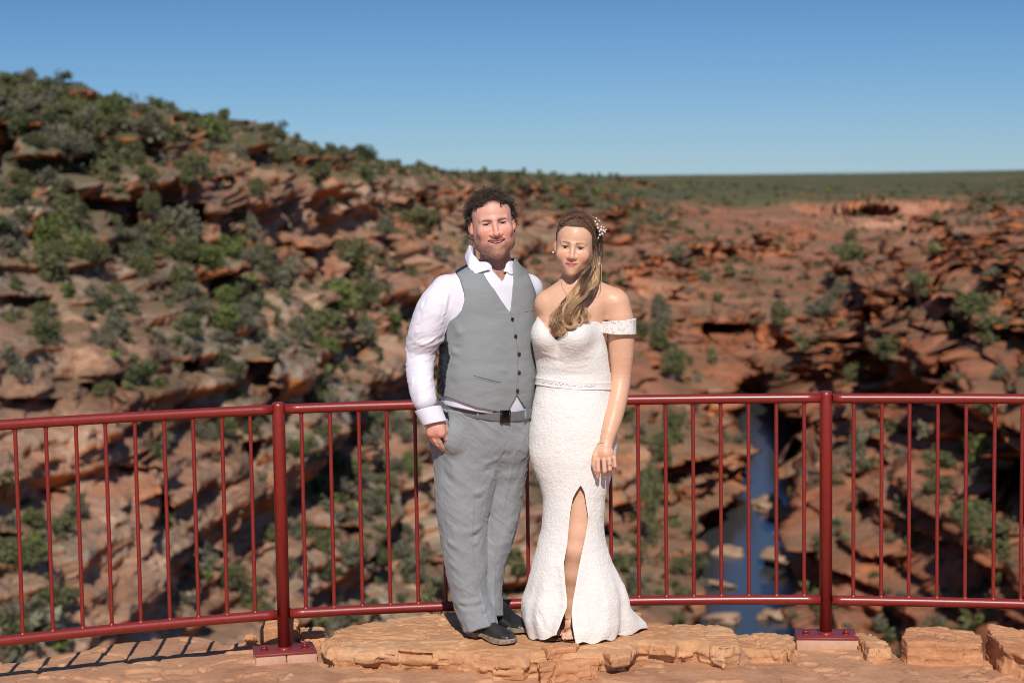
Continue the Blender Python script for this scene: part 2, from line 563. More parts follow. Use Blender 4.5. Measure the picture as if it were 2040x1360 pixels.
def tps(az, lr):
    fu = np.clip((az - gu[0]) / (gu[1] - gu[0]), 0, len(gu) - 1.001); fv = np.clip((lr - gv[0]) / (gv[1] - gv[0]), 0, len(gv) - 1.001)
    i, j = fu.astype(int), fv.astype(int); a, b = fu - i, fv - j
    return (Zg[i, j] * (1 - a) * (1 - b) + Zg[i + 1, j] * a * (1 - b) + Zg[i, j + 1] * (1 - a) * b + Zg[i + 1, j + 1] * a * b)

# river centre line on the gorge floor (photo pixel of the water's middle, half width in metres)
riv = [(1540, 1420, 1.6), (1508, 1290, 1.6), (1470, 1200, 3.2), (1484, 1120, 4.0), (1524, 1040, 3.8), (1558, 960, 2.8), (1532, 890, 3.2), (1506, 830, 3.0), (1482, 792, 2.4), (1455, 772, 1.2)]
RP = np.array([[*atz(a, b, RZ)[:2], w] for a, b, w in riv])
def river_d(x, y):
    best = np.full(x.shape, 1e9)
    for a, b in zip(RP[:-1], RP[1:]):
        d = b[:2] - a[:2]; L = d @ d
        t = np.clip(((x - a[0]) * d[0] + (y - a[1]) * d[1]) / L, 0, 1)
        q = np.hypot(x - a[0] - t * d[0], y - a[1] - t * d[1]) - (a[2] + t * (b[2] - a[2]))
        best = np.minimum(best, q)
    return best

def height(az, r):
    x, y = r * np.sin(az), r * np.cos(az)
    P = np.stack([x, y], -1)
    z = tps(az, np.log(r))
    near = sstep(r, 20, 60)
    far = sstep(r, 300, 900)
    z = z + near * (1 - 0.75 * far) * (3.2 * fbm(P, 34, 3, 3) + 1.6 * fbm(P, 11, 3, 5))
    z = z + far * (4.0 * fbm(P, 160, 4, 9)) * (1 - sstep(r, 1500, 4000) * 0.7)
    # gullies: run down towards the gorge floor
    z = z - near * (1 - far) * 2.5 * np.maximum(0, fbm(P, 24, 3, 21, ridged=True) - 0.25)
    # hard sandstone ledges: stepped profile
    per = 3.4 + 0 * r
    t = z / per + 0.9 * fbm(P, 45, 2, 31) + 0.25 * fbm(P, 9, 2, 37)
    f = t - np.floor(t)
    g = np.where(f < 0.62, f * 0.35, 0.217 + (f - 0.62) / 0.38 * 0.783)
    g = np.floor(t) + g
    ledge = (0.35 + 0.65 * sstep(fbm(P, 40, 2, 41), -0.4, 0.25)) * near * (1 - sstep(z, -2.0, 6.0) * 0.75)
    z = z + (g - t) * per * ledge
    # broad cliff bands of the main gorge
    ri = sstep(az, math.radians(-3), math.radians(2.5)) * sstep(r, 130, 200) * (1 - sstep(r, 1100, 1800))
    per2 = 9.5
    t = (z + 2.5 * fbm(P, 70, 3, 33)) / per2; f = t - np.floor(t)
    z = z + ri * 0.75 * per2 * (np.where(f < 0.68, f * 0.30, 0.204 + (f - 0.68) / 0.32 * 0.796) - f)
    # the high cliff closing the gorge far upstream
    kc = np.exp(-((az - math.radians(11.3) + 0.012 * fbm(P, 120, 2, 38)) / math.radians(2.4)) ** 4) * sstep(r, 560, 860) * (1 - sstep(r, 980, 1250))
    edge_ = 905 + 25 * fbm(P, 60, 3, 35)
    zc_ = -25 + 5 * sstep(r, edge_ - 14, edge_ - 9) + 8 * sstep(r, edge_ + 4, edge_ + 10) + 3 * fbm(P, 40, 3, 36)
    z = z + (zc_ - z) * kc
    rd = river_d(x, y) + 1.2 * fbm(P, 7, 3, 51)
    bank = sstep(rd, 0.0, 4.5)
    z = np.where(r < 340, np.maximum(z, RZ + 0.6), z)
    z = (RZ - 1.2) * (1 - bank) + z * bank
    return z

NR = 720
az = np.concatenate([np.linspace(AZ0, math.radians(-17.5), 90, endpoint=False), np.linspace(math.radians(-17.5), math.radians(17.5), 740), np.linspace(math.radians(17.5), AZ1, 91)[1:]])
NC = len(az)
lr = np.linspace(math.log(6.6), math.log(8500), 1700)
A2, L2 = np.meshgrid(az, lr, indexing='ij')
H = height(A2, np.exp(L2))
el = np.arctan2(H - CZ, np.exp(L2))
vis_el = el
du = np.abs(np.diff(el, axis=1)); dl = np.diff(L2, axis=1)
w_r = 0.25 + 0.75 * sstep(np.exp(L2[:, 1:]), 35, 60)
arc = np.concatenate([np.zeros((NC, 1)), np.cumsum((du + 0.022 * dl) * w_r, 1)], 1)
# smooth the arc function across columns so neighbouring rows stay aligned
kern = np.exp(-0.5 * (np.arange(-24, 25) / 9.0) ** 2); kern /= kern.sum()
arcn = arc / arc[:, -1:]
pad = np.pad(arcn, ((24, 24), (0, 0)), mode='edge')
arcs = sum(kern[k] * pad[k:k + NC] for k in range(49))
tt = np.linspace(0, 1, NR)
LR = np.stack([np.interp(tt, arcs[i], lr) for i in range(NC)])
AA = np.repeat(az[:, None], NR, 1)
RR = np.exp(LR)
Z = height(AA, RR)
Xw, Yw = RR * np.sin(AA), RR * np.cos(AA)
P3 = np.stack([Xw, Yw, Z], -1)
# surface normal (of the height sheet)
dA = np.gradient(P3, axis=0); dR = np.gradient(P3, axis=1)
N = np.cross(dA, dR); N /= np.linalg.norm(N, axis=-1, keepdims=True) + 1e-9
N *= np.sign(N[..., 2:3])
Nh = N.copy(); Nh[..., 2] = 0
steep = np.linalg.norm(Nh, axis=-1)
Nh /= steep[..., None] + 1e-6
rd = river_d(Xw, Yw)
mask = sstep(RR, 28, 55) * sstep(rd, -0.5, 3.0) * (1 - sstep(RR, 1100, 2200))
scl = np.clip(RR / 130.0, 0.65, 1.9)
# bedding: hard and soft layers, undercut along their strike
def bed(z, seed, Pxy):
    q = np.stack([z, 0.6 * fbm(Pxy, 30, 2, seed) * 3 + 0 * z, 0 * z], -1)
    return q
zz = Z + 1.6 * fbm(P3[..., :2], 38, 2, 61) + 0.05 * Xw
lay = fbm(np.stack([zz * 0 + 7.3, Xw * 0.03, zz], -1), 2.3, 3, 63, gain=0.6)
lay2 = fbm(np.stack([Yw * 0.02, Xw * 0.02, zz], -1), 6.5, 2, 67)
lay = np.tanh(lay * 4.5)
lay3 = np.tanh(4 * fbm(np.stack([Yw * 0.05, Xw * 0.05, zz], -1), 0.85, 2, 69))
blk = fbm(P3 * np.array((1, 1, 1.5)), 7.0, 4, 71, ridged=True)
blk2 = fbm(P3 * np.array((1, 1, 1.8)), 2.6, 3, 73, ridged=True)
rough = 0.25 + 0.75 * sstep(fbm(P3, 42, 2, 75), -0.35, 0.35)
rough = rough * (0.8 - 0.5 * sstep(AA, math.radians(-1), math.radians(4)))
blk = blk * rough; blk2 = blk2 * rough
sideR = sstep(AA, math.radians(-2), math.radians(3))
sf = sstep(steep, 0.15, 0.65)
D = Nh * (sf * mask * scl * (1 + 0.5 * sideR) * (1.0 * lay + 1.7 * np.tanh(lay2 * 3) * 0.8 + 0.38 * lay3))[..., None]
bk1 = blocks(P3, (7.5, 7.5, 1.9), 3, 0.5, 2); bk2 = blocks(P3, (2.6, 2.6, 0.8), 8, 0.4, 2)
bk3 = blocks(P3, (16.0, 16.0, 5.5), 15, 0.5, 1)
D += N * (mask * scl * (0.3 + 0.7 * sf) * (0.6 * blk + 0.25 * blk2))[..., None]
D += (0.7 * Nh + 0.5 * N) * (mask * np.clip(scl, 0, 2.5) * (0.2 + 0.8 * sf) * ((0.25 + 0.75 * rough) * (1.1 * bk1 + 0.45 * bk2) * (1 - 0.55 * sideR) + (1.0 - 0.3 * sideR) * bk3))[..., None]
P3 = P3 + D
# undercut recesses and caves below hard ledges: (photo px, py, half width, half height in px)
caves = [(190, 428, 115, 30), (355, 428, 60, 26), (568, 508, 62, 16), (795, 548, 34, 18), (438, 580, 26, 30), (45, 607, 56, 16),
         (520, 752, 32, 36), (203, 796, 48, 34), (60, 815, 74, 22), (300, 532, 28, 20), (14, 297, 22, 26), (380, 738, 16, 22),
         (755, 935, 40, 18), (655, 1062, 76, 14), (20, 1075, 30, 16), (500, 905, 16, 26), (640, 330, 40, 12), (1850, 640, 85, 44),
         (1965, 712, 110, 58), (2030, 985, 42, 95), (1592, 900, 34, 60), (1480, 475, 40, 10), (1440, 655, 70, 12), (1385, 690, 40, 8), (1120, 880, 50, 12), (960, 1010, 50, 12), (1330, 1010, 40, 9), (1680, 840, 30, 9), (1780, 1120, 40, 10), (260, 940, 60, 11), (420, 1110, 30, 14), (700, 700, 30, 12), (1560, 545, 44, 11), (1645, 550, 30, 12),
         (1395, 925, 36, 8), (1440, 960, 40, 8), (1740, 420, 60, 9), (1860, 455, 30, 16), (1870, 960, 24, 12), (1730, 1010, 26, 16),
         (1595, 1120, 40, 24), (860, 1130, 60, 14), (1420, 660, 60, 10), (1935, 1010, 40, 14), (110, 338, 120, 24), (55, 262, 80, 15), (240, 300, 60, 20), (430, 372, 50, 16), (330, 1010, 14, 30), (110, 985, 40, 10)]
wq = CAM + 0 * P3
dv = P3 - CAM
wd = dv @ aF
PX = 1020 + FPX * (dv @ aR) / wd; PY = 680 - FPX * (dv @ aU) / wd
wn_ = fbm(P3, 5.0, 3, 77)
el3 = np.arctan2(dv[..., 2], np.hypot(dv[..., 0], dv[..., 1]))
seen = el3 >= np.maximum.accumulate(el3, axis=1) - 1e-4
for cx_, cy_, hw_, hh_ in caves:
    u = (PX - cx_) / hw_ + 0.25 * wn_; w_ = (PY - cy_) / hh_ + 0.35 * wn_
    near_ = (np.abs(u) < 0.5) & (np.abs(w_) < 0.5) & (RR > 50) & seen
    if near_.sum() < 3: continue
    rc = np.percentile(RR[near_], 50)
    hm = hh_ * rc / FPX * 2.0
    k = (1 - sstep(np.abs(u), 0.55, 1.0)) * sstep(w_, -1.0, -0.8) * (1 - sstep(w_, 0.25, 1.5)) * (np.abs(RR - rc) < rc * 0.32)
    rad_ = np.stack([np.sin(AA), np.cos(AA), 0 * AA], -1)
    P3 = P3 + rad_ * (k * 3.0 * hm)[..., None]
    lip = (1 - sstep(np.abs(u), 0.6, 1.1)) * sstep(w_, -1.9, -1.35) * (1 - sstep(w_, -1.12, -0.95)) * (np.abs(RR - rc) < rc * 0.32)
    P3 = P3 - rad_ * (lip * 0.6 * hm)[..., None]
ceil_z = CZ - RR * 0.40 - 0.2
P3[..., 2] = np.where(RR < 45, np.minimum(P3[..., 2], ceil_z), P3[..., 2])

# colours of the rock itself
Pn = P3
dA = np.gradient(P3, axis=0); dR = np.gradient(P3, axis=1)
N2 = np.cross(dA, dR); N2 /= np.linalg.norm(N2, axis=-1, keepdims=True) + 1e-9
# sheet orientation: up on average
if N2[..., 2].mean() < 0: N2 = -N2
up = N2[..., 2]
def lerp(a, b, t): return a + (b - a) * t[..., None]
c_tan = np.array((0.54, 0.37, 0.25)); c_or = np.array((0.60, 0.185, 0.055)); c_red = np.array((0.42, 0.155, 0.085))
c_grey = np.array((0.38, 0.34, 0.265)); c_soil = np.array((0.43, 0.195, 0.11)); c_veg = np.array((0.085, 0.093, 0.045))
n1 = fbm(Pn, 14, 4, 81); n2 = fbm(Pn, 4.5, 4, 83); n3 = fbm(Pn * np.array((0.25, 0.25, 1)), 1.7, 3, 85); n4 = fbm(Pn, 30, 3, 87)
side = sstep(AA, math.radians(-2), math.radians(7))      # right of the gorge the sandstone is redder
base = lerp(c_tan + 0 * P3, c_red, np.clip(0.15 + 0.75 * side + 0.6 * n1, 0, 1))
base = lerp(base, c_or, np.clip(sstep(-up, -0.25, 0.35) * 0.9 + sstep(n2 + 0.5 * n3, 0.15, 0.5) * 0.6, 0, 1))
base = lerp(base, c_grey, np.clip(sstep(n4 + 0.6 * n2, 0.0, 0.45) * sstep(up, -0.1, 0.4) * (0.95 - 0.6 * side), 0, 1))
n5 = fbm(Pn * np.array((1, 1, 1.6)), 8.5, 4, 93)
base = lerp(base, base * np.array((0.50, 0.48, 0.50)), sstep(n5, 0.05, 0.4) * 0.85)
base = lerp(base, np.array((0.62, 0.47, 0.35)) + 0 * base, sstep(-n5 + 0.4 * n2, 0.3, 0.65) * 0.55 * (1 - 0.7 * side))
base = base * (1 + 0.30 * n3[..., None]) * (1 + 0.22 * bk2[..., None] + 0.14 * bk1[..., None]) * 0.95
flat = sstep(up, 0.72, 0.93) * (1 - side * 0.2)
vegn = sstep(n4 * 0.6 + fbm(Pn, 9, 4, 89), -0.25, 0.3)
top = sstep(Z + 3 * fbm(Pn, 50, 2, 97), -1.0, 3.5) * sstep(RR, 110, 140)
plate = np.clip(top + sstep(RR, 430, 640) * sstep(Z + 7 * fbm(Pn, 90, 3, 98), -18, -11) + sstep(RR + 60 * n4, 980, 1120), 0, 1)
base = lerp(base, c_soil, flat * 0.6)
base = lerp(base, c_veg * 1.25, np.clip(flat * vegn * 0.55, 0, 1))
vegfar = c_veg * (1.15 + 0.25 * fbm(np.stack([Xw, Yw], -1) * np.array((1, 0.35)), 60, 4, 91)[..., None])
base = lerp(base, vegfar, plate * (0.88 + 0.1 * vegn) * sstep(up, 0.3, 0.75))
# pale cliff far up the gorge
pc = np.exp(-((AA - math.radians(11.3)) / math.radians(1.9)) ** 4) * sstep(RR, 780, 850) * (1 - sstep(RR, 935, 960)) * sstep(1 - up, 0.1, 0.35)
base = lerp(base, np.array((0.60, 0.33, 0.235)), np.clip(pc * (0.45 + 1.0 * n3 + 0.6 * n4), 0, 0.8))
wet = 1 - sstep(Z, RZ + 0.3, RZ + 1.6)
base = lerp(base, base * 0.6, wet * sstep(30 - rd, 0, 10))
base = np.clip(base, 0.01, 0.8)

m = NT('gorge_rock')
ac = m.attr('Col')
v = m.coord((1, 1, 3.2))
na = m.noise(0.9, 6, 0.62, v); nb = m.noise(5.0, 5, 0.65, v)
c = m.mix(0.55, ac, m.ramp(na.outputs[0], [(0.3, (0.55, 0.55, 0.57)), (0.7, (1.32, 1.28, 1.25))]), 'MULTIPLY')
bp = m.bump(na.outputs[0], 0.7, 0.6); bp = m.bump(nb.outputs[0], 0.6, 0.18, bp)
MROCK = m.set(Base_Color=c, Roughness=0.93, Normal=bp, Specular_IOR_Level=0.15)
ii, jj = np.meshgrid(np.arange(NC - 1), np.arange(NR - 1), indexing='ij')
TF = np.stack([ii * NR + jj, (ii + 1) * NR + jj, (ii + 1) * NR + jj + 1, ii * NR + jj + 1], -1).reshape(-1, 4)
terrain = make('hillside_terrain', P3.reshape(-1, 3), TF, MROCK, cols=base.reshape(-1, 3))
tag(terrain, kind='structure')
TV = P3.reshape(-1, 3)
sub = 2
bi, bj = np.meshgrid(np.arange(0, NC - sub, sub), np.arange(0, NR - sub, sub), indexing='ij')
BF = np.stack([bi * NR + bj, (bi + sub) * NR + bj, (bi + sub) * NR + bj + sub, bi * NR + bj + sub], -1).reshape(-1, 4)
bvh = BVHTree.FromPolygons(TV.tolist(), BF.tolist())
def cast(px, py):
    d = ray(px, py); d = d / np.linalg.norm(d)
    h = bvh.ray_cast(Vector(CAM + d * 9.5), Vector(d))
    return (np.array(h[0]), h[3]) if h[0] is not None else (None, None)

# far ground to the horizon, outside the modelled wedge too
m = NT('far_scrub_ground')
nz = m.noise(0.02, 6, 0.6, m.coord())
MFAR = m.set(Base_Color=m.ramp(nz.outputs[0], [(0.3, (0.06, 0.07, 0.035)), (0.7, (0.13, 0.12, 0.07))]), Roughness=0.95)
th = np.linspace(0, 2 * math.pi, 97)[:-1]
rads = [8400, 14000, 19000]
V = np.concatenate([np.stack([r * np.sin(th), r * np.cos(th), np.full(96, -6.0 - i * 3)], 1) for i, r in enumerate(rads)])
F = [(i * 96 + j, i * 96 + (j + 1) % 96, (i + 1) * 96 + (j + 1) % 96, (i + 1) * 96 + j) for i in range(2) for j in range(96)]
tag(make('far_plain', V, F, MFAR), kind='structure')

# water
m = NT('river_water')
v = m.coord((1, 0.5, 1))
bp = m.bump(m.noise(1.6, 4, 0.6, v).outputs[0], 0.22, 0.08)
MWATER = m.set(Base_Color=(0.045, 0.052, 0.055), Roughness=0.2, Normal=bp, Specular_IOR_Level=0.4)
cl = []
for k in range(len(RP) - 1):
    for t in np.linspace(0, 1, 8, endpoint=False): cl.append(RP[k] * (1 - t) + RP[k + 1] * t)
cl.append(RP[-1]); cl = np.array(cl)
tg = np.gradient(cl[:, :2], axis=0); tg /= np.linalg.norm(tg, axis=1, keepdims=True)
nr = np.stack([tg[:, 1], -tg[:, 0]], 1)
lw = (cl[:, 2] + 4.0)[:, None]
L_ = cl[:, :2] - nr * lw; R_ = cl[:, :2] + nr * lw
V = np.empty((len(cl) * 2, 3)); V[0::2, :2] = L_; V[1::2, :2] = R_; V[:, 2] = RZ
F = [(2 * k, 2 * k + 1, 2 * k + 3, 2 * k + 2) for k in range(len(cl) - 1)]
tag(make('river_water', V, F, MWATER, smooth=False), kind='structure')
# ------------------------------------------------------------------ shrubs and small trees
def leaf_cloud(n, seed, lumps=7, leaf=0.055, flat=0.62, dead=0.0):
    """unit bush: width 1, base at z=0; many leaf-sized faces spread through a few lumpy clumps"""
    g = np.random.default_rng(seed)
    cs = []
    for k in range(lumps):
        a = g.uniform(0, 2 * math.pi); q = math.sqrt(g.uniform(0, 1)) * 0.33
        cs.append((q * math.cos(a), q * math.sin(a), g.uniform(0.16, flat), g.uniform(0.11, 0.24)))
    cs = np.array(cs)
    k = g.integers(0, lumps, n)
    d = g.normal(size=(n, 3)); d /= np.linalg.norm(d, axis=1, keepdims=True)
    rr = g.uniform(0.45, 1.08, n) ** 0.6
    c = cs[k, :3] + d * (cs[k, 3] * rr)[:, None] * np.array((1.1, 1.1, 0.8))
    c = c + 0.03 * g.normal(size=c.shape)
    c[:, 2] = np.maximum(c[:, 2], 0.02 + 0.03 * g.random(n))
    nn = d * 0.6 + g.normal(size=(n, 3)) * 0.7; nn[:, 2] += 0.35
    nn /= np.linalg.norm(nn, axis=1, keepdims=True)
    a = np.cross(nn, g.normal(size=(n, 3))); a /= np.linalg.norm(a, axis=1, keepdims=True) + 1e-9
    b = np.cross(nn, a)
    sz = leaf * g.uniform(0.6, 1.5, n)[:, None]
    a = a * sz; b = b * sz * 0.55
    V = np.stack([c - a, c - b, c + a, c + b], 1).reshape(-1, 3)
    F = np.arange(4 * n).reshape(-1, 4)
    tone = 0.8 + 0.45 * g.random(lumps)
    tn = np.repeat(tone[k] * g.uniform(0.75, 1.25, n), 4)
    return V, F, tn, cs

def foliage_mat(name, col):
    m = NT(name)
    ac = m.attr('Col')
    c = m.mix(1.0, ac, col, 'MULTIPLY')
    m.set(Base_Color=c, Roughness=0.75, Specular_IOR_Level=0.25)
    tr = m.n('ShaderNodeBsdfTranslucent'); m.l(m.mix(1.0, c, (1.3, 1.4, 0.7), 'MULTIPLY'), tr.inputs[0])
    ms = m.n('ShaderNodeMixShader'); ms.inputs[0].default_value = 0.18
    out = [x for x in m.t.nodes if x.type == 'OUTPUT_MATERIAL'][0]
    m.l(m.b.outputs[0], ms.inputs[1]); m.l(tr.outputs[0], ms.inputs[2]); m.l(ms.outputs[0], out.inputs[0])
    return m.m
TONES = [('olive green', (0.125, 0.130, 0.058)), ('grey green', (0.165, 0.155, 0.105)), ('bright green', (0.140, 0.170, 0.052)), ('dark green', (0.085, 0.098, 0.045))]
FM = [foliage_mat('foliage_' + a.replace(' ', '_'), b) for a, b in TONES]
mb = NT('shrub_bark'); MBARK = mb.set(Base_Color=mb.ramp(mb.noise(30).outputs[0], [(0.3, (0.13, 0.10, 0.08)), (0.7, (0.24, 0.20, 0.16))]), Roughness=0.9)

PROTO = []
for ti in range(4):
    for vv in range(3):
        V, F, tn, cs = leaf_cloud(1150, 100 + ti * 7 + vv, lumps=8 + vv, leaf=0.036 + 0.004 * vv)
        me_o = make('foliage', V, F, FM[ti], smooth=False, cols=np.repeat(tn[:, None], 3, 1))
        st = MB()
        for c in cs[:6]:
            p0 = np.array((0.05 * c[0], 0.05 * c[1], -0.15)); p1 = np.array((c[0] * 0.5, c[1] * 0.5, c[2] * 0.45))
            st.tube([p0, p0 * 0.4 + p1 * 0.6 + (0.01, 0.01, 0.03), p1, c[:3]], [0.022, 0.016, 0.012, 0.005], 6)
        so_ = st.build('stem', MBARK, smooth=True)
        PROTO.append((ti, me_o.data, so_.data))
        bpy.data.objects.remove(me_o); bpy.data.objects.remove(so_)

B = []   # (px, py base, width px, height px, tone)
BL = [(203,338,70,55,0),(127,450,85,60,0),(218,362,60,45,0),(30,478,50,40,1),(96,498,74,62,2),(117,562,42,40,0),(228,474,62,45,0),(274,564,62,52,0),
 (380,488,74,70,1),(416,530,84,46,2),(375,592,80,64,0),(452,614,54,40,2),(406,634,52,26,0),(573,590,84,76,1),(523,540,58,52,0),(497,478,62,52,1),
 (710,556,114,74,0),(675,622,114,66,2),(736,616,84,60,0),(650,684,96,66,0),(712,690,88,56,1),(780,668,74,46,2),(780,770,76,52,1),(624,782,84,62,0),
 (30,755,74,60,1),(304,668,32,24,0),(279,744,26,24,0),(760,468,54,40,1),(832,458,84,44,0),(640,408,64,44,0),(508,398,54,40,0),(441,434,38,32,0),
 (365,378,52,40,0),(426,282,74,44,2),(386,352,64,44,0),(634,357,60,34,0),(726,316,56,30,3),(608,908,52,42,2),(612,794,74,46,0),(655,880,54,38,0),
 (690,950,58,36,0),(737,888,84,42,1),(745,852,104,42,0),(800,872,54,42,1),(570,1155,64,44,0),(520,1005,44,62,0),(410,1135,56,60,1),(455,1175,76,54,0),
 (225,1220,22,42,3),(20,1270,56,40,0),(640,1155,34,26,2),(505,1208,86,44,0),(622,1256,66,34,0),(120,1296,66,30,2),(590,1060,40,34,0),(545,1090,60,44,0),
 (1298,1090,62,150,0),(1290,990,52,64,1),(1345,878,62,62,0),(1350,746,54,52,0),(1318,700,60,44,0),(1310,664,64,44,1),(1667,598,64,40,1),(1645,632,84,38,1),
 (1690,538,74,54,0),(1561,656,58,52,0),(1426,602,34,26,0),(1426,726,28,40,0),(1773,716,74,46,0),(1702,762,64,38,0),(1938,634,114,54,0),(1985,680,84,52,0),
 (1902,680,44,40,0),(1849,750,64,40,1),(1867,508,44,32,0),(1832,586,64,44,0),(1608,704,34,34,0),(1973,580,64,44,1),(1867,940,74,42,0),(1961,928,84,52,2),
 (1867,982,64,36,0),(2014,930,64,64,2),(1943,1034,114,44,0),(1973,1090,104,62,0),(1732,938,24,32,3),(1838,868,44,30,1),(1314,924,64,60,0),(1337,757,74,54,0),
 (1267,680,54,40,0),(1320,634,54,44,1),(1349,522,60,34,1),(2005,1156,74,54,0),(1925,1262,54,34,0),(1700,930,54,70,1),(1760,1238,28,30,3),(1650,1246,60,60,0),
 (1090,700,60,40,0),(1180,560,60,34,0),(1250,470,50,26,1),(1130,420,60,26,0),(1400,560,44,24,0),(1700,480,44,26,0),(560,690,40,30,1),(180,640,40,30,1),
 (480,430,44,30,0),(560,330,50,34,0),(150,290,50,30,1),(60,380,44,34,0),(300,430,50,44,0),(880,520,60,36,1),(960,430,60,30,0),(900,640,70,44,0),
 (950,720,60,44,0),(870,760,60,44,0),(920,850,60,44,1),(350,690,34,26,0),(85,690,30,24,0),(700,1020,40,26,0),(1240,840,50,44,0),(1360,1150,50,40,0),
 (1430,1110,30,22,1),(1270,1190,60,50,1),(1560,760,30,22,0),(1735,870,46,28,1),(1780,860,40,26,0),(1690,1080,30,22,0),(1960,820,50,34,0),(560,460,50,34,1)]
for b in BL:
    P, r = cast(b[0], b[1])
    if P is None: continue
    r = math.hypot(P[0], P[1])
    w = b[2] * r / FPX
    B.append([P[0], P[1], P[2] - 0.12 * w, w * 1.05, b[3] * r / FPX * 1.15 / (w * 0.72), b[4], b[2]])
# scattered ones: keyed to where scrub takes hold (flatter ground, gullies, the plateau)
flatv = flat.ravel(); vg = vegn.ravel(); pl = plate.ravel(); Rr = RR.ravel(); stp = up.ravel(); AAr = AA.ravel(); rdv = rd.ravel()
prob = (0.10 + 0.9 * sstep(stp, 0.3, 0.8)) * (0.22 + 0.78 * vg) * (1 + 1.6 * pl) * (1 + 0.6 * (AAr < math.radians(-3))) * (0.25 + 0.75 * sstep(Rr, 95, 140)) * (Rr > 60) * (Rr < 1500) * (rdv > 2.0)
gul = np.exp(-((AAr - math.radians(-4.0) - (0.012 * (Rr - 130)) * 0.02) / math.radians(2.2)) ** 2) * (Rr > 110) * (Rr < 330)
prob = prob * (1 + 1.2 * gul)
prob = np.where(Rr < 500, prob, prob * 1.2)
prob /= prob.sum()
ids = rng.choice(len(prob), 9000, replace=False, p=prob)
for k in ids:
    r = Rr[k]
    w = min(0.8 + 1.9 * rng.random() ** 2.2, 3.0) * (1 + 0.6 * (r > 500)) * (1.15 if pl[k] > 0.5 else 1) * (0.8 + 0.2 * min(r, 150) / 150)
    tone = rng.choice(4, p=(0.42, 0.37, 0.06, 0.15))
    B.append([*TV[k][:2], TV[k][2] - 0.12 * w, w, rng.uniform(0.75, 1.15), tone, w / r * FPX])
vis = []
for i, b in enumerate(B):
    px, py = proj(b[:3])
    # hidden from the photograph?
    tgt = Vector((b[0], b[1], b[2] + 0.6 * b[3])); o0 = Vector(CAM); d = (tgt - o0); L = d.length; d.normalize()
    h = bvh.ray_cast(o0 + d * 9.5, d, L - 9.5 - b[3] * 1.2)
    ok = h[0] is None and -20 < px < 2060
    hid = (830 < px < 1265 and 520 < py) or (py > 1262)
    vis.append((b[6] if (ok and not hid) else b[6] * 0.02, i, px, py, ok))
vis.sort(key=lambda t: -t[0])
top300 = vis[:300]; rest = vis[300:]
# label regions: (test, phrase)
def region(px, py):
    if py < 800:
        row = 'upper' if py < 420 else ('middle' if py < 600 else 'lower')
        if px < 520: return f'on {row} left hillside'
        if px < 900: return f'on {row} slope left of man'
        if px < 1300: return f'on {row} slope behind couple'
        if px < 1620: return f'on {row} gorge right of bride'
        return f'on {row} right gorge wall'
    if px < 550: return 'behind left railing panel'
    if px < 1260: return 'behind bars left of man'
    if px < 1640: return 'behind bars beside river'
    return 'behind right railing panel'
reg = {}
for t in top300: reg.setdefault((region(t[2], t[3]), B[t[1]][5]), []).append(t)
def ordn(n):
    return f"{n}{'th' if 10 <= n % 100 <= 20 else {1:'st',2:'nd',3:'rd'}.get(n % 10, 'th')}"
first = {}
for (rg, tone), L in reg.items():
    L.sort(key=lambda t: t[2])
    for q, t in enumerate(L):
        b = B[t[1]]
        w, hh = b[3], b[3] * b[4]
        shape = 'tall' if b[4] > 1.25 else ('low' if b[4] < 0.85 else 'rounded')
        where = 'only one that colour' if len(L) == 1 else f'{ordn(q + 1)} that colour from left'
        ti, fm, sm = PROTO[b[5] * 3 + int(rng.integers(3))]
        r = empty('desert_shrub', b[:3], f'{shape} {TONES[b[5]][0]} bush {rg}, {where}', 'bush', 'bushes growing on the gorge slopes')
        for nm, dt in (('foliage', fm), ('stem', sm)):
            c = bpy.data.objects.new(nm, dt); COL.objects.link(c); c.parent = r
        r.scale = (w, w, hh); r.rotation_euler = (0, 0, rng.uniform(0, 6.28))
ST = [MB() for _ in range(4)]
LC = [[leaf_cloud(n_, 500 + k, lumps=5, leaf=lf) for k in range(6)] for n_, lf in ((46, 0.15), (90, 0.11))]
for t in rest:
    if not t[4] and t[0] > 0: pass
    b = B[t[1]]
    px_w = b[6]
    V, F, tn, cs = LC[1 if px_w > 22 else 0][int(rng.integers(6))]
    a = rng.uniform(0, 6.28); ca, sa = math.cos(a), math.sin(a)
    R = np.array(((ca, -sa, 0), (sa, ca, 0), (0, 0, 1)))
    ST[b[5]].add((V @ R.T) * np.array((b[3], b[3], b[3] * b[4])) + np.array(b[:3]), F, None, np.repeat(tn[:, None], 3, 1) * rng.uniform(0.8, 1.25))
allm = MB(); mi = []
for k in range(4):
    allm.add(np.concatenate(ST[k].V), np.concatenate(ST[k].F), None, np.concatenate(ST[k].C)); mi += [k] * sum(len(f) for f in ST[k].F)
so_ = allm.build('scrub_cover', FM[0], smooth=False)
for k in (1, 2, 3): so_.data.materials.append(FM[k])
so_.data.polygons.foreach_set('material_index', np.array(mi, np.int32))
tag(so_, 'low olive and grey scrub covering the slopes and the plateau', 'scrub', kind='stuff')

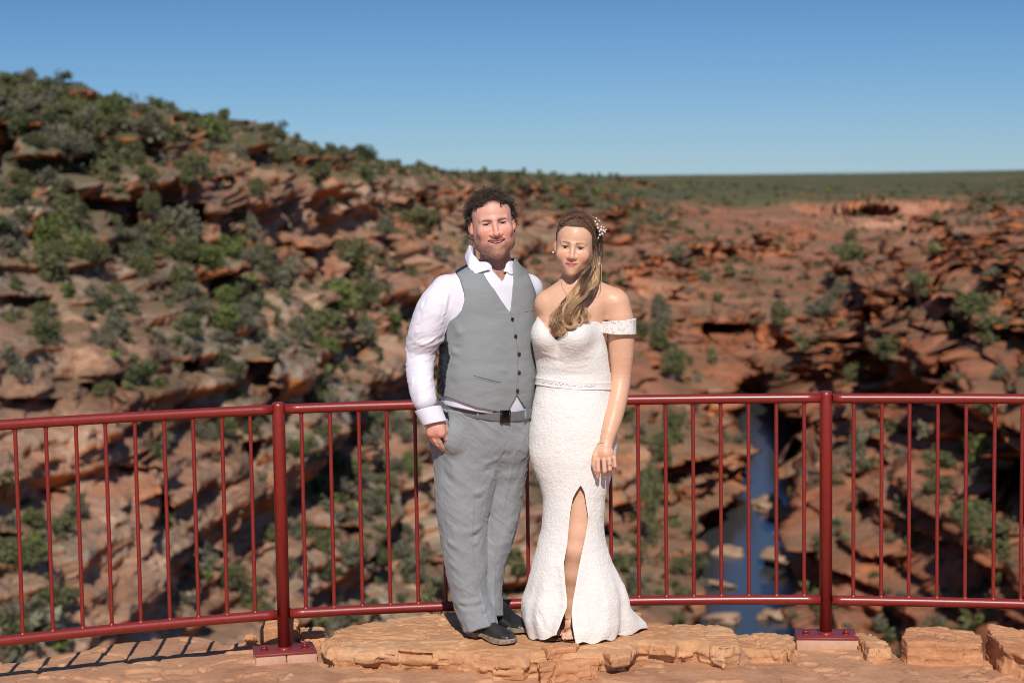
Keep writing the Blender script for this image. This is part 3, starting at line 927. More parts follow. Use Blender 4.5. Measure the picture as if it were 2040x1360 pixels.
# boulders in and beside the river
mr = NT('river_boulder_rock')
nz = mr.noise(1.2, 6, 0.6, mr.coord((1, 1, 2.5)))
MBOUL = mr.set(Base_Color=mr.ramp(nz.outputs[0], [(0.3, (0.24, 0.14, 0.09)), (0.7, (0.48, 0.31, 0.21))]), Roughness=0.9, Normal=mr.bump(nz.outputs[0], 0.7, 0.3))
import bmesh
def rock_mesh(size, seed, sub=4, flat=0.6, rough=0.25, edge=2.4):
    bm = bmesh.new(); bmesh.ops.create_icosphere(bm, subdivisions=sub, radius=1.0)
    V = np.array([v.co[:] for v in bm.verts]); T = np.array([[v.index for v in f.verts] for f in bm.faces]); bm.free()
    p = (np.abs(V) ** edge).sum(1) ** (-1 / edge)
    V = V * p[:, None] * 0.9
    V = V * (1 + rough * fbm(V + seed * 3.7, 0.9, 4, seed)[:, None])
    return V * np.array(size) / 2, T
BR = [(1530,1010,76),(1568,1030,64),(1455,1100,44),(1440,1165,40),(1545,1222,66),(1432,1232,60),(1606,1070,110),(1622,1126,120)]
names = ['pale', 'tan', 'reddish']
bl = []
for k, (px, py, w) in enumerate(BR):
    P = atz(px, py, RZ + 0.1)
    r = math.hypot(P[0], P[1]); wm = w * r / FPX
    bl.append((px, py, P, wm, k))
bl.sort(key=lambda t: t[0])
for q, (px, py, P, wm, k) in enumerate(bl):
    V, T = rock_mesh((wm, wm * 1.6, wm * 0.40), 40 + k, sub=4, rough=0.75, edge=3)
    o = make('river_boulder', V, None, MBOUL, smooth=True, F3=T)
    o.location = P; o.rotation_euler = (0.1 * rng.normal(), 0.1 * rng.normal(), rng.uniform(0, 3))
    tag(o, f"{'large' if w > 55 else 'small'} tan boulder in the shallow river, {ordn(q + 1)} boulder from the left bank side", 'boulder', 'boulders lying in the river bed')
# ------------------------------------------------------------------ red tubular railing
PZ = -0.13            # top of the base plates
m = NT('red_paint')
nz = m.noise(55, 4, 0.6, m.coord()); n2 = m.noise(260, 2, 0.5, m.coord())
c = m.ramp(nz.outputs[0], [(0.3, (0.185, 0.014, 0.010)), (0.7, (0.245, 0.020, 0.014))])
spk = m.ramp(n2.outputs[0], [(0.71, (0, 0, 0)), (0.76, (1, 1, 1))])
c = m.mix(m.mix(0.35, (0, 0, 0), spk, 'MIX'), c, (0.42, 0.16, 0.12))
MRED = m.set(Base_Color=c, Roughness=0.40, Coat_Weight=0.22, Coat_Roughness=0.2, Normal=m.bump(nz.outputs[0], 0.12, 0.004), Specular_IOR_Level=0.5)
m = NT('red_plate_paint')
MPLATE = m.set(Base_Color=(0.22, 0.035, 0.035), Roughness=0.5, Normal=m.bump(m.noise(120, 3, 0.6, m.coord()).outputs[0], 0.2, 0.002))
m = NT('plinth_concrete')
nz = m.noise(28, 5, 0.6, m.coord())
MPLINTH = m.set(Base_Color=m.ramp(nz.outputs[0], [(0.3, (0.46, 0.27, 0.18)), (0.7, (0.56, 0.34, 0.24))]), Roughness=0.9, Normal=m.bump(m.noise(160, 4, 0.7, m.coord()).outputs[0], 0.5, 0.004))

ZT, ZB = 0.894, 0.020
rail_px = [[(-330, 870), (0, 846), (340, 826.5), (541, 815.5)], [(568, 814), (815, 807), (1040, 800.5), (1250, 796), (1635, 792.6)], [(1659, 793), (2040, 794.6), (2400, 799)]]
railing = empty('railing', (0, 7.8, PZ), 'glossy dark red tubular steel railing with thin upright bars along the lookout edge', 'railing')
plan = []
for sec in rail_px:
    Q = np.array([atz(a, b, ZT)[:2] for a, b in sec])
    cf = np.polyfit(Q[:, 0], Q[:, 1], 2)
    plan.append((Q[0, 0], Q[-1, 0], cf))
def planpt(sec, x, z): return np.array((x, np.polyval(plan[sec][2], x), z))
for s_ in range(3):
    xs = np.linspace(plan[s_][0], plan[s_][1], 40)
    for nm, z in (('top_rail', ZT), ('bottom_rail', ZB)):
        MB().tube([planpt(s_, x, z) for x in xs], 0.0215, 20).build(nm, MRED, railing, smooth=True)
bars = [[-320, -262, -204, -146, -87, -29, 30.5, 91.5, 151.5, 210, 268.6, 327, 384.5, 442, 498.5],
        [600.4, 657.5, 714.5, 770.5, 826.5, 882, 937.5, 993, 1048.5, 1104, 1159.5, 1215, 1270.5, 1325.5, 1380.5, 1435.5, 1491, 1546.5, 1602],
        [1700.7, 1756.6, 1812, 1868.5, 1925, 1982, 2037, 2093, 2150, 2207, 2264, 2321]]
for s_, L in enumerate(bars):
    for px in L:
        # x on the plan curve seen at that pixel
        xs = np.linspace(plan[s_][0], plan[s_][1], 400)
        q = np.stack([xs, np.polyval(plan[s_][2], xs), np.full(400, ZT - 0.05)], 1)
        u, v_ = proj(q); x = np.interp(px, u, xs)
        b = MB().tube([planpt(s_, x, ZT - 0.012), planpt(s_, x, ZB + 0.012)], 0.0083, 12, caps=False)
        for zz_, sg in ((ZB + 0.019, 1), (ZT - 0.019, -1)):
            p = planpt(s_, x, zz_)
            b.tube([p, p + (0, 0, 0.003 * sg), p + (0, 0, 0.007 * sg)], [0.0128, 0.0118, 0.0085], 12, caps=False)
        b.build('baluster', MRED, railing, smooth=True)
def post(pxb, pyb, yaw):
    b0 = atz(pxb, pyb - 3.5, PZ)
    MB().tube([b0, b0 + (0, 0, 1.035), b0 + (0, 0, 1.049), b0 + (0, 0, 1.053)], [0.0272, 0.0272, 0.0255, 0.018], 28).build('post', MRED, railing, smooth=True)
    MB().tube([b0 + (0, 0, 0.001), b0 + (0, 0, 0.005), b0 + (0, 0, 0.010)], [0.035, 0.033, 0.0272], 24, caps=False).build('weld_collar', MRED, railing, smooth=True)
    R = RZm(yaw)
    bp = MB().box(b0 + R @ np.array((0, 0.0, -0.006)), (0.258, 0.160, 0.012), R, bev=0.0015).build('base_plate', MPLATE, railing, fix=True)
    for sx in (-1, 1):
        c0 = b0 + R @ np.array((0.086 * sx, -0.01, 0))
        bo = MB().tube([c0, c0 + (0, 0, 0.003)], 0.019, 20).tube([c0 + (0, 0, 0.0028), c0 + (0, 0, 0.0128), c0 + (0, 0, 0.015)], [0.0145, 0.0145, 0.012], 6)
        bo.tube([c0 + (0, 0, 0.0148), c0 + (0, 0, 0.021)], 0.0085, 12).build('bolt', MRED, bp, smooth=False)
    return b0, R
b0, R = post(566.5, 1294, 13)
pl1 = MB()
for sx in (-1, 1):
    pl1.box(b0 + R @ np.array((0.0645 * sx, -0.003, -0.052)), (0.126, 0.168, 0.080), R @ RZm(0.6 * sx), bev=0.004)
o = pl1.build('plinth', MPLINTH, fix=True); tag(o, 'pinkish concrete plinth split by a joint under the left railing post', 'plinth', 'plinths under the railing posts')
b1, R1 = post(1645, 1264, -5)
o = MB().box(b1 + R1 @ np.array((0.006, 0.0, -0.052)), (0.272, 0.168, 0.080), R1, bev=0.004).build('plinth', MPLINTH, fix=True)
tag(o, 'pinkish concrete plinth in one piece under the right railing post', 'plinth', 'plinths under the railing posts')

# ------------------------------------------------------------------ rock platform
GZ = -0.178
def sandstone(name, c1, c2, c3, sc=1.0):
    m = NT(name)
    v = m.coord((1, 1, 2.4)); vs = m.coord((1.2, 1.2, 14), (0.03, 0.04, 0))
    big = m.noise(2.6 * sc, 5, 0.6, v, dist=0.6); st = m.noise(4.0 * sc, 5, 0.6, vs); fine = m.noise(42 * sc, 6, 0.7, m.coord()); spk = m.noise(190, 3, 0.6, m.coord())
    c = m.ramp(big.outputs[0], [(0.30, c1), (0.52, c2), (0.72, c3)])
    c = m.mix(0.55, c, m.ramp(st.outputs[0], [(0.32, (0.70, 0.62, 0.60)), (0.5, (1, 1, 1)), (0.7, (1.14, 1.08, 1.0))]), 'MULTIPLY')
    c = m.mix(0.6, c, m.ramp(fine.outputs[0], [(0.28, (0.72, 0.66, 0.62)), (0.55, (1, 1, 1)), (0.75, (1.15, 1.12, 1.08))]), 'MULTIPLY')
    c = m.mix(m.ramp(spk.outputs[0], [(0.28, (0.5, 0.5, 0.5)), (0.33, (0, 0, 0))]), c, (0.16, 0.09, 0.06))
    bp = m.bump(fine.outputs[0], 0.55, 0.012); bp = m.bump(spk.outputs[0], 0.4, 0.0025, bp); bp = m.bump(st.outputs[0], 0.3, 0.01, bp)
    return m.set(Base_Color=c, Roughness=0.9, Normal=bp, Specular_IOR_Level=0.2)
MSAND = sandstone('sandstone_buff', (0.52, 0.255, 0.125), (0.61, 0.335, 0.175), (0.67, 0.425, 0.26))
MSAND2 = sandstone('sandstone_ground', (0.44, 0.215, 0.125), (0.55, 0.295, 0.168), (0.61, 0.345, 0.19))
MSAND3 = sandstone('sandstone_red', (0.48, 0.22, 0.105), (0.58, 0.29, 0.15), (0.64, 0.36, 0.20))
edge_px = [(-900, 1420), (-400, 1372), (-60, 1330), (0, 1322), (60, 1316), (110, 1302), (180, 1290), (215, 1274), (300, 1268), (380, 1262), (425, 1268), (445, 1284), (500, 1282), (560, 1276), (640, 1270),
           (800, 1262), (1000, 1250), (1150, 1246), (1280, 1243), (1400, 1240), (1455, 1262), (1500, 1262), (1540, 1257), (1585, 1256), (1640, 1256), (1712, 1262), (1745, 1276), (1770, 1292), (1800, 1303), (1900, 1304), (2040, 1310), (2200, 1315), (2700, 1330), (3200, 1345)]
E = np.array([atz(a, b, GZ)[:2] for a, b in edge_px])
xs = np.concatenate([np.linspace(-7, -2.5, 60, endpoint=False), np.linspace(-2.5, 2.5, 880), np.linspace(2.5, 7, 61)[1:]])
ye = np.interp(xs, E[:, 0], E[:, 1]) + 0.018 * fbm(np.stack([xs * 1.0, 0 * xs], 1), 0.12, 4, 201)
ts = np.concatenate([np.linspace(-4, 6.6, 50, endpoint=False), np.linspace(6.6, 6.95, 20, endpoint=False)])
nv = 250
V = []; 
ledge_poly = [atz(a, b, -0.10)[:2] for a, b in [(556, 1420), (548, 1358), (580, 1346), (650, 1338), (760, 1334), (900, 1330), (1050, 1322), (1100, 1300), (1480, 1300), (1500, 1322), (1478, 1332), (1560, 1352), (1550, 1420)]]
def ground_z(x, y):
    P = np.stack([x, y], -1)
    z = GZ + 0.012 * fbm(P, 0.5, 4, 205) + 0.0045 * fbm(P, 0.09, 4, 207) - 0.01 * sstep(x, 0.4, 2.2)
    ld = poly_d(x, y, ledge_poly) + 0.012 * fbm(P, 0.11, 4, 209)
    z = z + 0.098 * (1 - sstep(ld, -0.012, 0.006))
    ld2 = np.abs(fbm(P, 0.55, 3, 211)) ; z = z - 0.012 * (1 - sstep(ld2, 0.0, 0.05))
    # thin flakes
    t = fbm(P * np.array((1, 1.3)), 0.55, 5, 213) * 2.6; f = t - np.floor(t)
    z = z + 0.011 * (np.floor(t) + sstep(f, 0.92, 1.0))
    return z
rows = []
for k in range(len(ts) + nv + 40):
    if k < len(ts): y = np.full_like(xs, ts[k]); z = ground_z(xs, y)
    elif k < len(ts) + nv:
        t = (k - len(ts)) / (nv - 1); y = 6.95 + (ye - 6.95) * t; z = ground_z(xs, y)
        z = z - 0.02 * np.clip((t - 0.985) / 0.015, 0, 1) ** 2
    else:
        t = (k - len(ts) - nv + 1) / 40; d = t * t * 5.0 + t * 0.3
        y = ye + 0.05 * fbm(np.stack([xs, 0 * xs + d * 4], 1), 0.3, 3, 215) * min(1, d * 10) + 0.15 * d
        z = ground_z(xs, ye) - 0.02 - d
    rows.append(np.stack([xs, y, z], 1))
V = np.stack(rows, 1); nx_, ny_ = V.shape[:2]
ii, jj = np.meshgrid(np.arange(nx_ - 1), np.arange(ny_ - 1), indexing='ij')
F = np.stack([ii * ny_ + jj, (ii + 1) * ny_ + jj, (ii + 1) * ny_ + jj + 1, ii * ny_ + jj + 1], -1).reshape(-1, 4)
tag(make('lookout_ground', V.reshape(-1, 3), F, MSAND2), kind='structure')

def slab(name, poly_px, ztop, zbot, label, cat='rock', group='loose rocks on the lookout', mat=None, seed=1, h=0.006, tilt=(0, 0), rnd=0.03, dome=0.0, zref=None, lay=0.007, big=0.02, undercut=0.0):
    P2 = np.array([atz(a, b, ztop if zref is None else zref)[:2] for a, b in poly_px])
    c = P2.mean(0)
    def f(P):
        x, y, z = P[:, 0], P[:, 1], P[:, 2]
        w = P + 0.0
        d = poly_d(x, y, P2)
        z2 = z - tilt[0] * (x - c[0]) - tilt[1] * (y - c[1])
        zl = z2 + 0.004 * fbm(P, 0.2, 2, seed + 5)
        st = fbm(np.stack([0 * z, 0 * z + seed, zl], 1), 0.05, 3, seed + 6)
        d = d + lay * st * 1.2 + big * (0.6 * fbm(P, 0.17, 4, seed) + 0.75 * blocks(P, (0.13, 0.13, 0.05), seed, 0.4, 2)) + undercut * np.clip((ztop - z2) / (ztop - zbot), 0, 1)
        tz = fbm(P[:, :2] * np.array((1, 1.4)), 0.3, 4, seed + 9); tf = tz * 4; tf = np.floor(tf) + sstep(tf - np.floor(tf), 0.8, 1)
        topz = ztop + dome * np.clip(-d / 0.25, 0, 1) - 0.009 * tf * 0.7 + 0.014 * tz + 0.003 * blocks(P * np.array((1, 1, 0.01)), (0.16, 0.16, 1), seed + 2, 0.6, 2)
        crack = 1 - sstep(np.abs(fbm(P * np.array((1, 1, 0.4)), 0.42, 4, seed + 12)), 0.0, 0.022)
        crack = crack + 0.7 * (1 - sstep(np.abs(fbm(P * np.array((0.5, 1.2, 0.4)), 0.25, 4, seed + 22)), 0.0, 0.02))
        a = smax(d, z2 - topz, rnd)
        a = smax(a, zbot - z, 0.01)
        return (a + 0.009 * crack + 0.003 * fbm(P, 0.10, 4, seed + 11, ridged=True)) * 0.8
    lo = (P2[:, 0].min() - 0.06, P2[:, 1].min() - 0.06, zbot - 0.03); hi = (P2[:, 0].max() + 0.06, P2[:, 1].max() + 0.06, ztop + 0.07 + dome + abs(tilt[0]) * 0.4 + abs(tilt[1]) * 0.3)
    V, Q = nets(f, lo, hi, h, slack=3)
    loc = np.array((c[0], c[1], zbot))
    o = make(name, V - loc, Q, mat or MSAND)
    o.location = loc
    return tag(o, label, cat, group)
slab('rock_slab', [(632, 1278), (655, 1262), (690, 1243), (750, 1232), (850, 1219), (1010, 1214), (1120, 1222), (1240, 1236), (1330, 1240), (1425, 1243), (1462, 1252), (1480, 1268), (1482, 1284), (1440, 1292), (1385, 1280), (1345, 1284), (1275, 1280), (1255, 1298), (1180, 1302), (1100, 1300), (1060, 1302), (1046, 1308), (960, 1306), (900, 1298), (840, 1300), (760, 1290), (730, 1296), (690, 1290), (650, 1290)],
     0.0, -0.17, 'broad buff sandstone slab under the couple\'s feet', 'rock slab', None, MSAND, 3, 0.0062, rnd=0.045, undercut=0.05, big=0.03)
slab('broken_rock', [(1066, 1300), (1120, 1285), (1190, 1292), (1192, 1312), (1130, 1318), (1075, 1328)], -0.02, -0.12, 'angular orange sandstone block in front of the bride\'s hem', seed=11, h=0.0045, rnd=0.012, mat=MSAND3, big=0.012)
slab('broken_rock', [(1076, 1284), (1110, 1276), (1160, 1284), (1150, 1292), (1090, 1296)], 0.012, -0.03, 'thin flake of sandstone lying by the bride\'s foot', seed=12, h=0.004, rnd=0.01, mat=MSAND3, big=0.01)
slab('broken_rock', [(1196, 1296), (1240, 1284), (1262, 1290), (1258, 1300), (1215, 1308)], 0.002, -0.05, 'small rounded flat stone right of the bride\'s hem', seed=13, h=0.0045, rnd=0.02, big=0.012)
slab('edge_rock', [(522, 1276), (528, 1262), (562, 1252), (590, 1262), (592, 1280)], -0.06, -0.3, 'cream upright stone behind the left railing post', seed=14, h=0.0055, rnd=0.02, tilt=(0.25, 0.1), zref=-0.15)
slab('edge_rock', [(484, 1283), (490, 1274), (512, 1272), (520, 1282)], -0.115, -0.25, 'small orange stone left of the left railing post', seed=15, h=0.005, rnd=0.015, zref=-0.15, mat=MSAND3)
slab('edge_rock', [(600, 1281), (598, 1268), (640, 1266), (650, 1280)], -0.105, -0.3, 'pale stone between the left railing post and the slab', seed=16, h=0.0055, rnd=0.015, zref=-0.15)
slab('edge_rock', [(1246, 1240), (1252, 1229), (1280, 1228), (1288, 1240)], 0.02, -0.2, 'small pale stone behind the bride\'s train', seed=17, h=0.0055, rnd=0.02, zref=0.0)
slab('edge_rock', [(1280, 1250), (1290, 1238), (1400, 1240), (1420, 1252)], -0.03, -0.25, 'low orange rock step behind the slab right of the bride', seed=18, h=0.006, rnd=0.02, zref=-0.02, mat=MSAND)
slab('ledge_rock', [(1715, 1284), (1700, 1268), (1735, 1272), (1775, 1290), (1772, 1302), (1730, 1303)], -0.125, -0.4, 'wedge of buff rock on the rim right of the right plinth', seed=19, h=0.006, rnd=0.012, zref=-0.15)
slab('ledge_rock', [(1450, 1300), (1452, 1277), (1530, 1266), (1578, 1268), (1590, 1290), (1560, 1305)], -0.13, -0.3, 'low buff rock hump left of the right plinth', seed=20, h=0.006, rnd=0.02, zref=-0.15)
slab('block_rock', [(1796, 1272), (1806, 1254), (1870, 1249), (1940, 1253), (1956, 1264), (1958, 1280), (1900, 1284), (1806, 1281)], -0.095, -0.26, 'oblong pinkish sandstone block on the rim at right', seed=21, h=0.005, rnd=0.012, zref=-0.095, mat=MSAND3, big=0.010, tilt=(-0.04, 0.0), lay=0.005)
slab('block_rock', [(1968, 1262), (1972, 1254), (2060, 1260), (2180, 1270), (2180, 1310), (2060, 1306), (1996, 1290)], -0.085, -0.26, 'tilted jagged sandstone block at the right edge', seed=22, h=0.0055, rnd=0.008, zref=-0.085, mat=MSAND3, big=0.02, tilt=(-0.10, 0.10), lay=0.010)
# pebbles and dry twigs: loose grit
pb = MB()
for k in range(260):
    x = rng.uniform(-2.2, 2.2); y = rng.uniform(7.15, 7.6)
    s_ = rng.uniform(0.002, 0.006)
    V, T = rock_mesh((s_, s_, s_ * 0.7), k % 9, sub=1)
    z = float(ground_z(np.array([x]), np.array([y]))[0])
    pb.add(V + (x, y, z + s_ * 0.2), None, T)
tag(pb.build('pebble_grit', MSAND2, smooth=True), 'loose grit scattered over the sandstone', 'grit', kind='stuff')
tw = MB()
for k in range(16):
    x = rng.uniform(1.75, 2.15); y = rng.uniform(7.25, 7.45); a = rng.uniform(-0.6, 0.6); L = rng.uniform(0.03, 0.09)
    z = float(ground_z(np.array([x]), np.array([y]))[0]) + 0.006
    tw.tube([(x, y, z), (x + L * 0.5 * math.cos(a), y + 0.5 * L * math.sin(a), z + 0.006), (x + L * math.cos(a), y + L * math.sin(a), z)], 0.0011, 5)
mt = NT('dry_straw'); MSTRAW = mt.set(Base_Color=(0.42, 0.30, 0.17), Roughness=0.8)
tag(tw.build('dry_straw', MSTRAW, smooth=True), 'dry straw litter on the ground at lower right', 'straw', kind='stuff')
# wiry plant growing up behind the bottom rail left of the man
g = np.random.default_rng(5)
root_ = atz(872, 1240, -0.1)
pt = empty('wiry_shrub', root_, 'dark wiry shrub sprig growing behind the bottom rail left of the man', 'shrub')
stm, lf = MB(), MB()
tips = [(846, 1152), (856, 1178), (872, 1168), (884, 1206), (838, 1196), (862, 1205), (893, 1216), (905, 1226)]
for tx, ty in tips:
    tip = at(tx, ty, root_[1] + 0.03 * g.normal())
    p1 = root_ * 0.5 + tip * 0.5 + g.normal(size=3) * 0.012
    pts = [root_ * (1 - t) ** 2 + 2 * t * (1 - t) * p1 + t * t * tip for t in np.linspace(0, 1, 16)]
    stm.tube(pts, np.linspace(0.0028, 0.0008, 16), 5)
    for q in range(5, 16):
        for _ in range(5):
            d = g.normal(size=3); d /= np.linalg.norm(d); d[2] = abs(d[2])
            a, b = frame(d)
            c0 = pts[q]; L = g.uniform(0.008, 0.016)
            lf.add([c0 - a * 0.0012, c0 + a * 0.0012, c0 + d * L + a * 0.0006, c0 + d * L - a * 0.0006], [(0, 1, 2, 3)])
mm = NT('wiry_leaf'); MWL = mm.set(Base_Color=(0.05, 0.065, 0.03), Roughness=0.7)
stm.build('stem', MBARK, pt, smooth=True); lf.build('foliage', MWL, pt)
# ------------------------------------------------------------------ people: shared anatomy
def skin_mat(name, rough=0.5, sss=0.06):
    m = NT(name)
    ac = m.attr('Col'); co = m.coord()
    nz = m.noise(70, 4, 0.6, co); fine = m.noise(420, 3, 0.6, co)
    c = m.mix(0.35, ac, m.ramp(nz.outputs[0], [(0.35, (0.86, 0.80, 0.78)), (0.65, (1.1, 1.06, 1.04))]), 'MULTIPLY')
    return m.set(Base_Color=c, Roughness=rough, Subsurface_Weight=sss, Subsurface_Radius=(0.006, 0.0025, 0.0015), Subsurface_Scale=0.4,
                 Specular_IOR_Level=0.35, Normal=m.bump(fine.outputs[0], 0.18, 0.0012, m.bump(nz.outputs[0], 0.12, 0.003)))
class Head:
    """head in its own frame: x to the viewer's right, -y forwards, z up, origin between the eyes' height and the ears"""
    def __init__(s, c, yaw, pitch, roll, scale, fem, smile=0.0):
        s.c = np.asarray(c, float); s.R = RYm(roll) @ RXm(pitch) @ RZm(yaw); s.s = scale; s.fem = fem; s.smile = smile
    def loc(s, P): return (P - s.c) @ s.R / s.s
    def w(s, p): return s.c + (np.asarray(p, float) @ s.R.T) * s.s
    def sdf(s, P):
        p = s.loc(P); f = s.fem; q = p.copy(); q[:, 0] = np.abs(q[:, 0])   # symmetric
        d = ell(p, (0, 0.018, 0.034), (0.0765, 0.099, 0.088 + 0.006 * f))
        d = smin(d, ell(p, (0, -0.030, 0.040), (0.062, 0.058, 0.062)), 0.03)             # forehead
        d = smin(d, ell(p, (0, -0.018, -0.040 + 0.006 * f), (0.0745 - 0.0025 * f, 0.072, 0.078 - 0.010 * f)), 0.03)
        jw = 0.062 - 0.016 * f
        d = smin(d, ell(p, (0, -0.030, -0.072), (jw, 0.058, 0.040)), 0.025)
        d = smin(d, ell(q, (0.046 - 0.012 * f, -0.012, -0.060 + 0.006 * f), (0.022, 0.036, 0.030)), 0.03)    # jaw angle
        d = smin(d, ell(p, (0, -0.070, -0.1080 + 0.0100 * f), (0.027 - 0.008 * f, 0.024, 0.020 - 0.001 * f)), 0.026)
        sm = s.smile
        d = smin(d, ell(q, (0.039, -0.070 - 0.004 * sm, -0.030 + 0.006 * sm), (0.025, 0.019, 0.022)), 0.028)   # cheek
        d = smin(d, cone(q, (0.004, -0.087, 0.018), (0.043, -0.073, 0.019), 0.0105, 0.009) + 0.003 * f, 0.012)         # brow
        d = smax(d, -ell(q, (0.031, -0.098, 0.002), (0.0190, 0.0165 - 0.002 * f, 0.0105)), 0.009)                                  # socket
        # eyelids
        up = ell(q, (0.0315, -0.0765, 0.0025), (0.0165, 0.0125, 0.0105)); d = smin(d, up, 0.004)
        slit = np.maximum(np.abs(q[:, 2] - (0.0005 + 0.0010 * (1 - ((q[:, 0] - 0.0315) / 0.013) ** 2))) - (0.0040 if f else 0.0023), np.maximum(np.abs(q[:, 0] - 0.0315) - 0.0125, q[:, 1] + 0.0795))
        d = smax(d, -slit, 0.0015)
        # nose
        nl = -0.036 + 0.002 * f
        n = cone(p, (0, -0.086, 0.014), (0, -0.108 + 0.003 * f, nl + 0.004), 0.0075, 0.0105 - 0.0008 * f)
        n = smin(n, ell(p, (0, -0.110 + 0.003 * f, nl), (0.0125, 0.0115, 0.0105)), 0.006)
        n = smin(n, ell(q, (0.0135 - 0.001 * f, -0.0985, nl - 0.0045), (0.0080, 0.0105, 0.0075)), 0.006)
        d = smin(d, n, 0.009)
        d = smax(d, -ell(q, (0.0068, -0.108, nl - 0.0125), (0.0042, 0.0060, 0.0038)), 0.003)
        # mouth: a muzzle, two lips and the line between
        mz = -0.066 + 0.001 * f
        d = smin(d, ell(p, (0, -0.078, mz), (0.030, 0.018, 0.022)), 0.016)
        mw = 0.0245 + 0.0105 * sm
        cx2 = (p[:, 0] / mw) ** 2
        crv = mz + 0.0012 + (0.0095 * sm) * cx2
        ul = ell(np.stack([p[:, 0], p[:, 1] + 0.0915 - (0.010 + 0.010 * sm) * cx2, p[:, 2] - crv - 0.0042], 1), (0, 0, 0), (mw, 0.0070, 0.0042 + 0.0014 * f))
        ll = ell(np.stack([p[:, 0], p[:, 1] + 0.0905 - (0.010 + 0.010 * sm) * cx2, p[:, 2] - crv + 0.0058 + 0.0025 * sm], 1), (0, 0, 0), (mw * 0.84, 0.0078, 0.0054 + 0.0010 * f))
        d = smin(d, ul, 0.004); d = smin(d, ll, 0.004)
        gap = np.maximum(np.abs(p[:, 2] - crv + 0.0006 + 0.0012 * sm) - (0.0007 + 0.0075 * max(0, sm - 0.3) * np.clip(1 - cx2, 0, 1)), np.maximum(np.abs(p[:, 0]) - mw * 0.95, p[:, 1] + 0.078 - (0.009 + 0.010 * sm) * cx2))
        d = smax(d, -gap, 0.0018)
        # smile folds
        a, t = seg_d(q, (0.019, -0.092, nl - 0.004), (0.034 + 0.006 * sm, -0.074, mz + 0.002 + 0.006 * sm))
        d = d + (0.0010 + 0.0038 * sm) * np.exp(-(a / 0.0038) ** 2)
        # ears
        e0 = q @ RYm(-8) + np.array((0.004 * f, 0, 0))
        e = ell(e0, (0.0810, 0.010, -0.004), (0.0095, 0.019, 0.031))
        e = smin(e, ell(e0, (0.0765, 0.004, -0.030), (0.007, 0.010, 0.012)), 0.006)
        e = smax(e, -ell(e0, (0.0870, 0.004, 0.000), (0.0068, 0.0115, 0.019)), 0.003)
        d = smin(d, e, 0.005)
        return d * s.s
    def paint(s, V, skin, lip, brow, beard=None, blush=(1.0, 0.7, 0.66)):
        p = s.loc(V); q = p.copy(); q[:, 0] = np.abs(q[:, 0]); f = s.fem
        front = sstep(-p[:, 1], 0.02, 0.05)
        c = np.tile(np.asarray(skin, float), (len(V), 1))
        def put(c, k, col): return c * (1 - k[:, None]) + np.asarray(col) * k[:, None]
        k = np.exp(-(((q[:, 0] - 0.040) / 0.020) ** 2 + ((p[:, 2] + 0.030) / 0.019) ** 2)) * front
        k = np.maximum(k, 0.8 * np.exp(-(((p[:, 0]) / 0.014) ** 2 + ((p[:, 2] + 0.034) / 0.013) ** 2)) * front)
        c = put(c, 0.55 * k, np.asarray(skin) * np.asarray(blush))
        sdv = sstep(q[:, 0], 0.074, 0.080)
        c = put(c, 0.45 * sdv, np.asarray(skin) * np.asarray(blush) * 0.95)
        if beard is not None:
            nz = 0.6 * fbm(p, 0.0035, 2, 7)
            reg = sstep(-p[:, 2], 0.048 + 0.0, 0.072) * front * 0 + sstep(-p[:, 2] + 0.30 * (q[:, 0] - 0.045), 0.060, 0.078) * sstep(-p[:, 1], -0.02, 0.0)
            jaw = sstep(q[:, 0], 0.052, 0.060) * sstep(-p[:, 2], 0.022, 0.045) * sstep(-p[:, 1], -0.015, 0.005)
            mous = np.exp(-(((p[:, 2] + 0.0545) / 0.0055) ** 2)) * sstep(0.031 - q[:, 0], 0, 0.006) * sstep(-p[:, 1], 0.06, 0.07)
            side_m = np.exp(-(((q[:, 0] - 0.032) / 0.005) ** 2)) * sstep(-p[:, 2], 0.052, 0.06) * (p[:, 1] < -0.05)
            kk = np.clip(np.maximum(np.maximum(reg * 0.9, jaw * 0.75), np.maximum(mous * 0.9, side_m * 0.65)) * (0.68 + 0.7 * nz), 0, 1)
            kk *= 1 - 0.75 * np.exp(-((p[:, 0] / 0.014) ** 2 + ((p[:, 2] + 0.085) / 0.006) ** 2)) 
            c = put(c, kk, beard)
        # brows
        bx = np.clip((q[:, 0] - 0.012) / 0.036, 0, 1)
        bz = 0.0128 + 0.0045 * np.sin(bx * 2.2) + 0.0055 * f
        wv = (0.0070 - 0.0030 * f) * (1 - 0.55 * bx)
        k = np.exp(-((p[:, 2] - bz) / wv) ** 2) * sstep(q[:, 0], 0.009, 0.013) * (1 - sstep(q[:, 0], 0.044, 0.051)) * (p[:, 1] < -0.03)
        c = put(c, 0.92 * k * (0.9 + 0.3 * fbm(p, 0.004, 1, 9)), brow)
        # lash line and lid shade
        lz = 0.0005 + 0.0010 * (1 - ((q[:, 0] - 0.0315) / 0.013) ** 2)
        inx = sstep(q[:, 0], 0.0165, 0.0195) * (1 - sstep(q[:, 0], 0.0445, 0.048)) * (p[:, 1] < -0.03)
        k = np.exp(-((p[:, 2] - lz - 0.0040 - 0.0012 * f) / (0.0026)) ** 2) * inx
        c = put(c, 0.9 * k, (0.025, 0.014, 0.010))
        k = np.exp(-((p[:, 2] - lz + 0.0042 + 0.0008 * f) / 0.0016) ** 2) * inx
        c = put(c, 0.6 * k, (0.07, 0.035, 0.025))
        # lips
        sm = s.smile; mz = -0.066 + 0.001 * f; mw = 0.0245 + 0.0105 * sm; cx2 = (p[:, 0] / mw) ** 2; crv = mz + 0.0012 + 0.0095 * sm * cx2
        pr = np.clip(1 - (p[:, 0] / mw) ** 2, 0, 1) ** 0.6
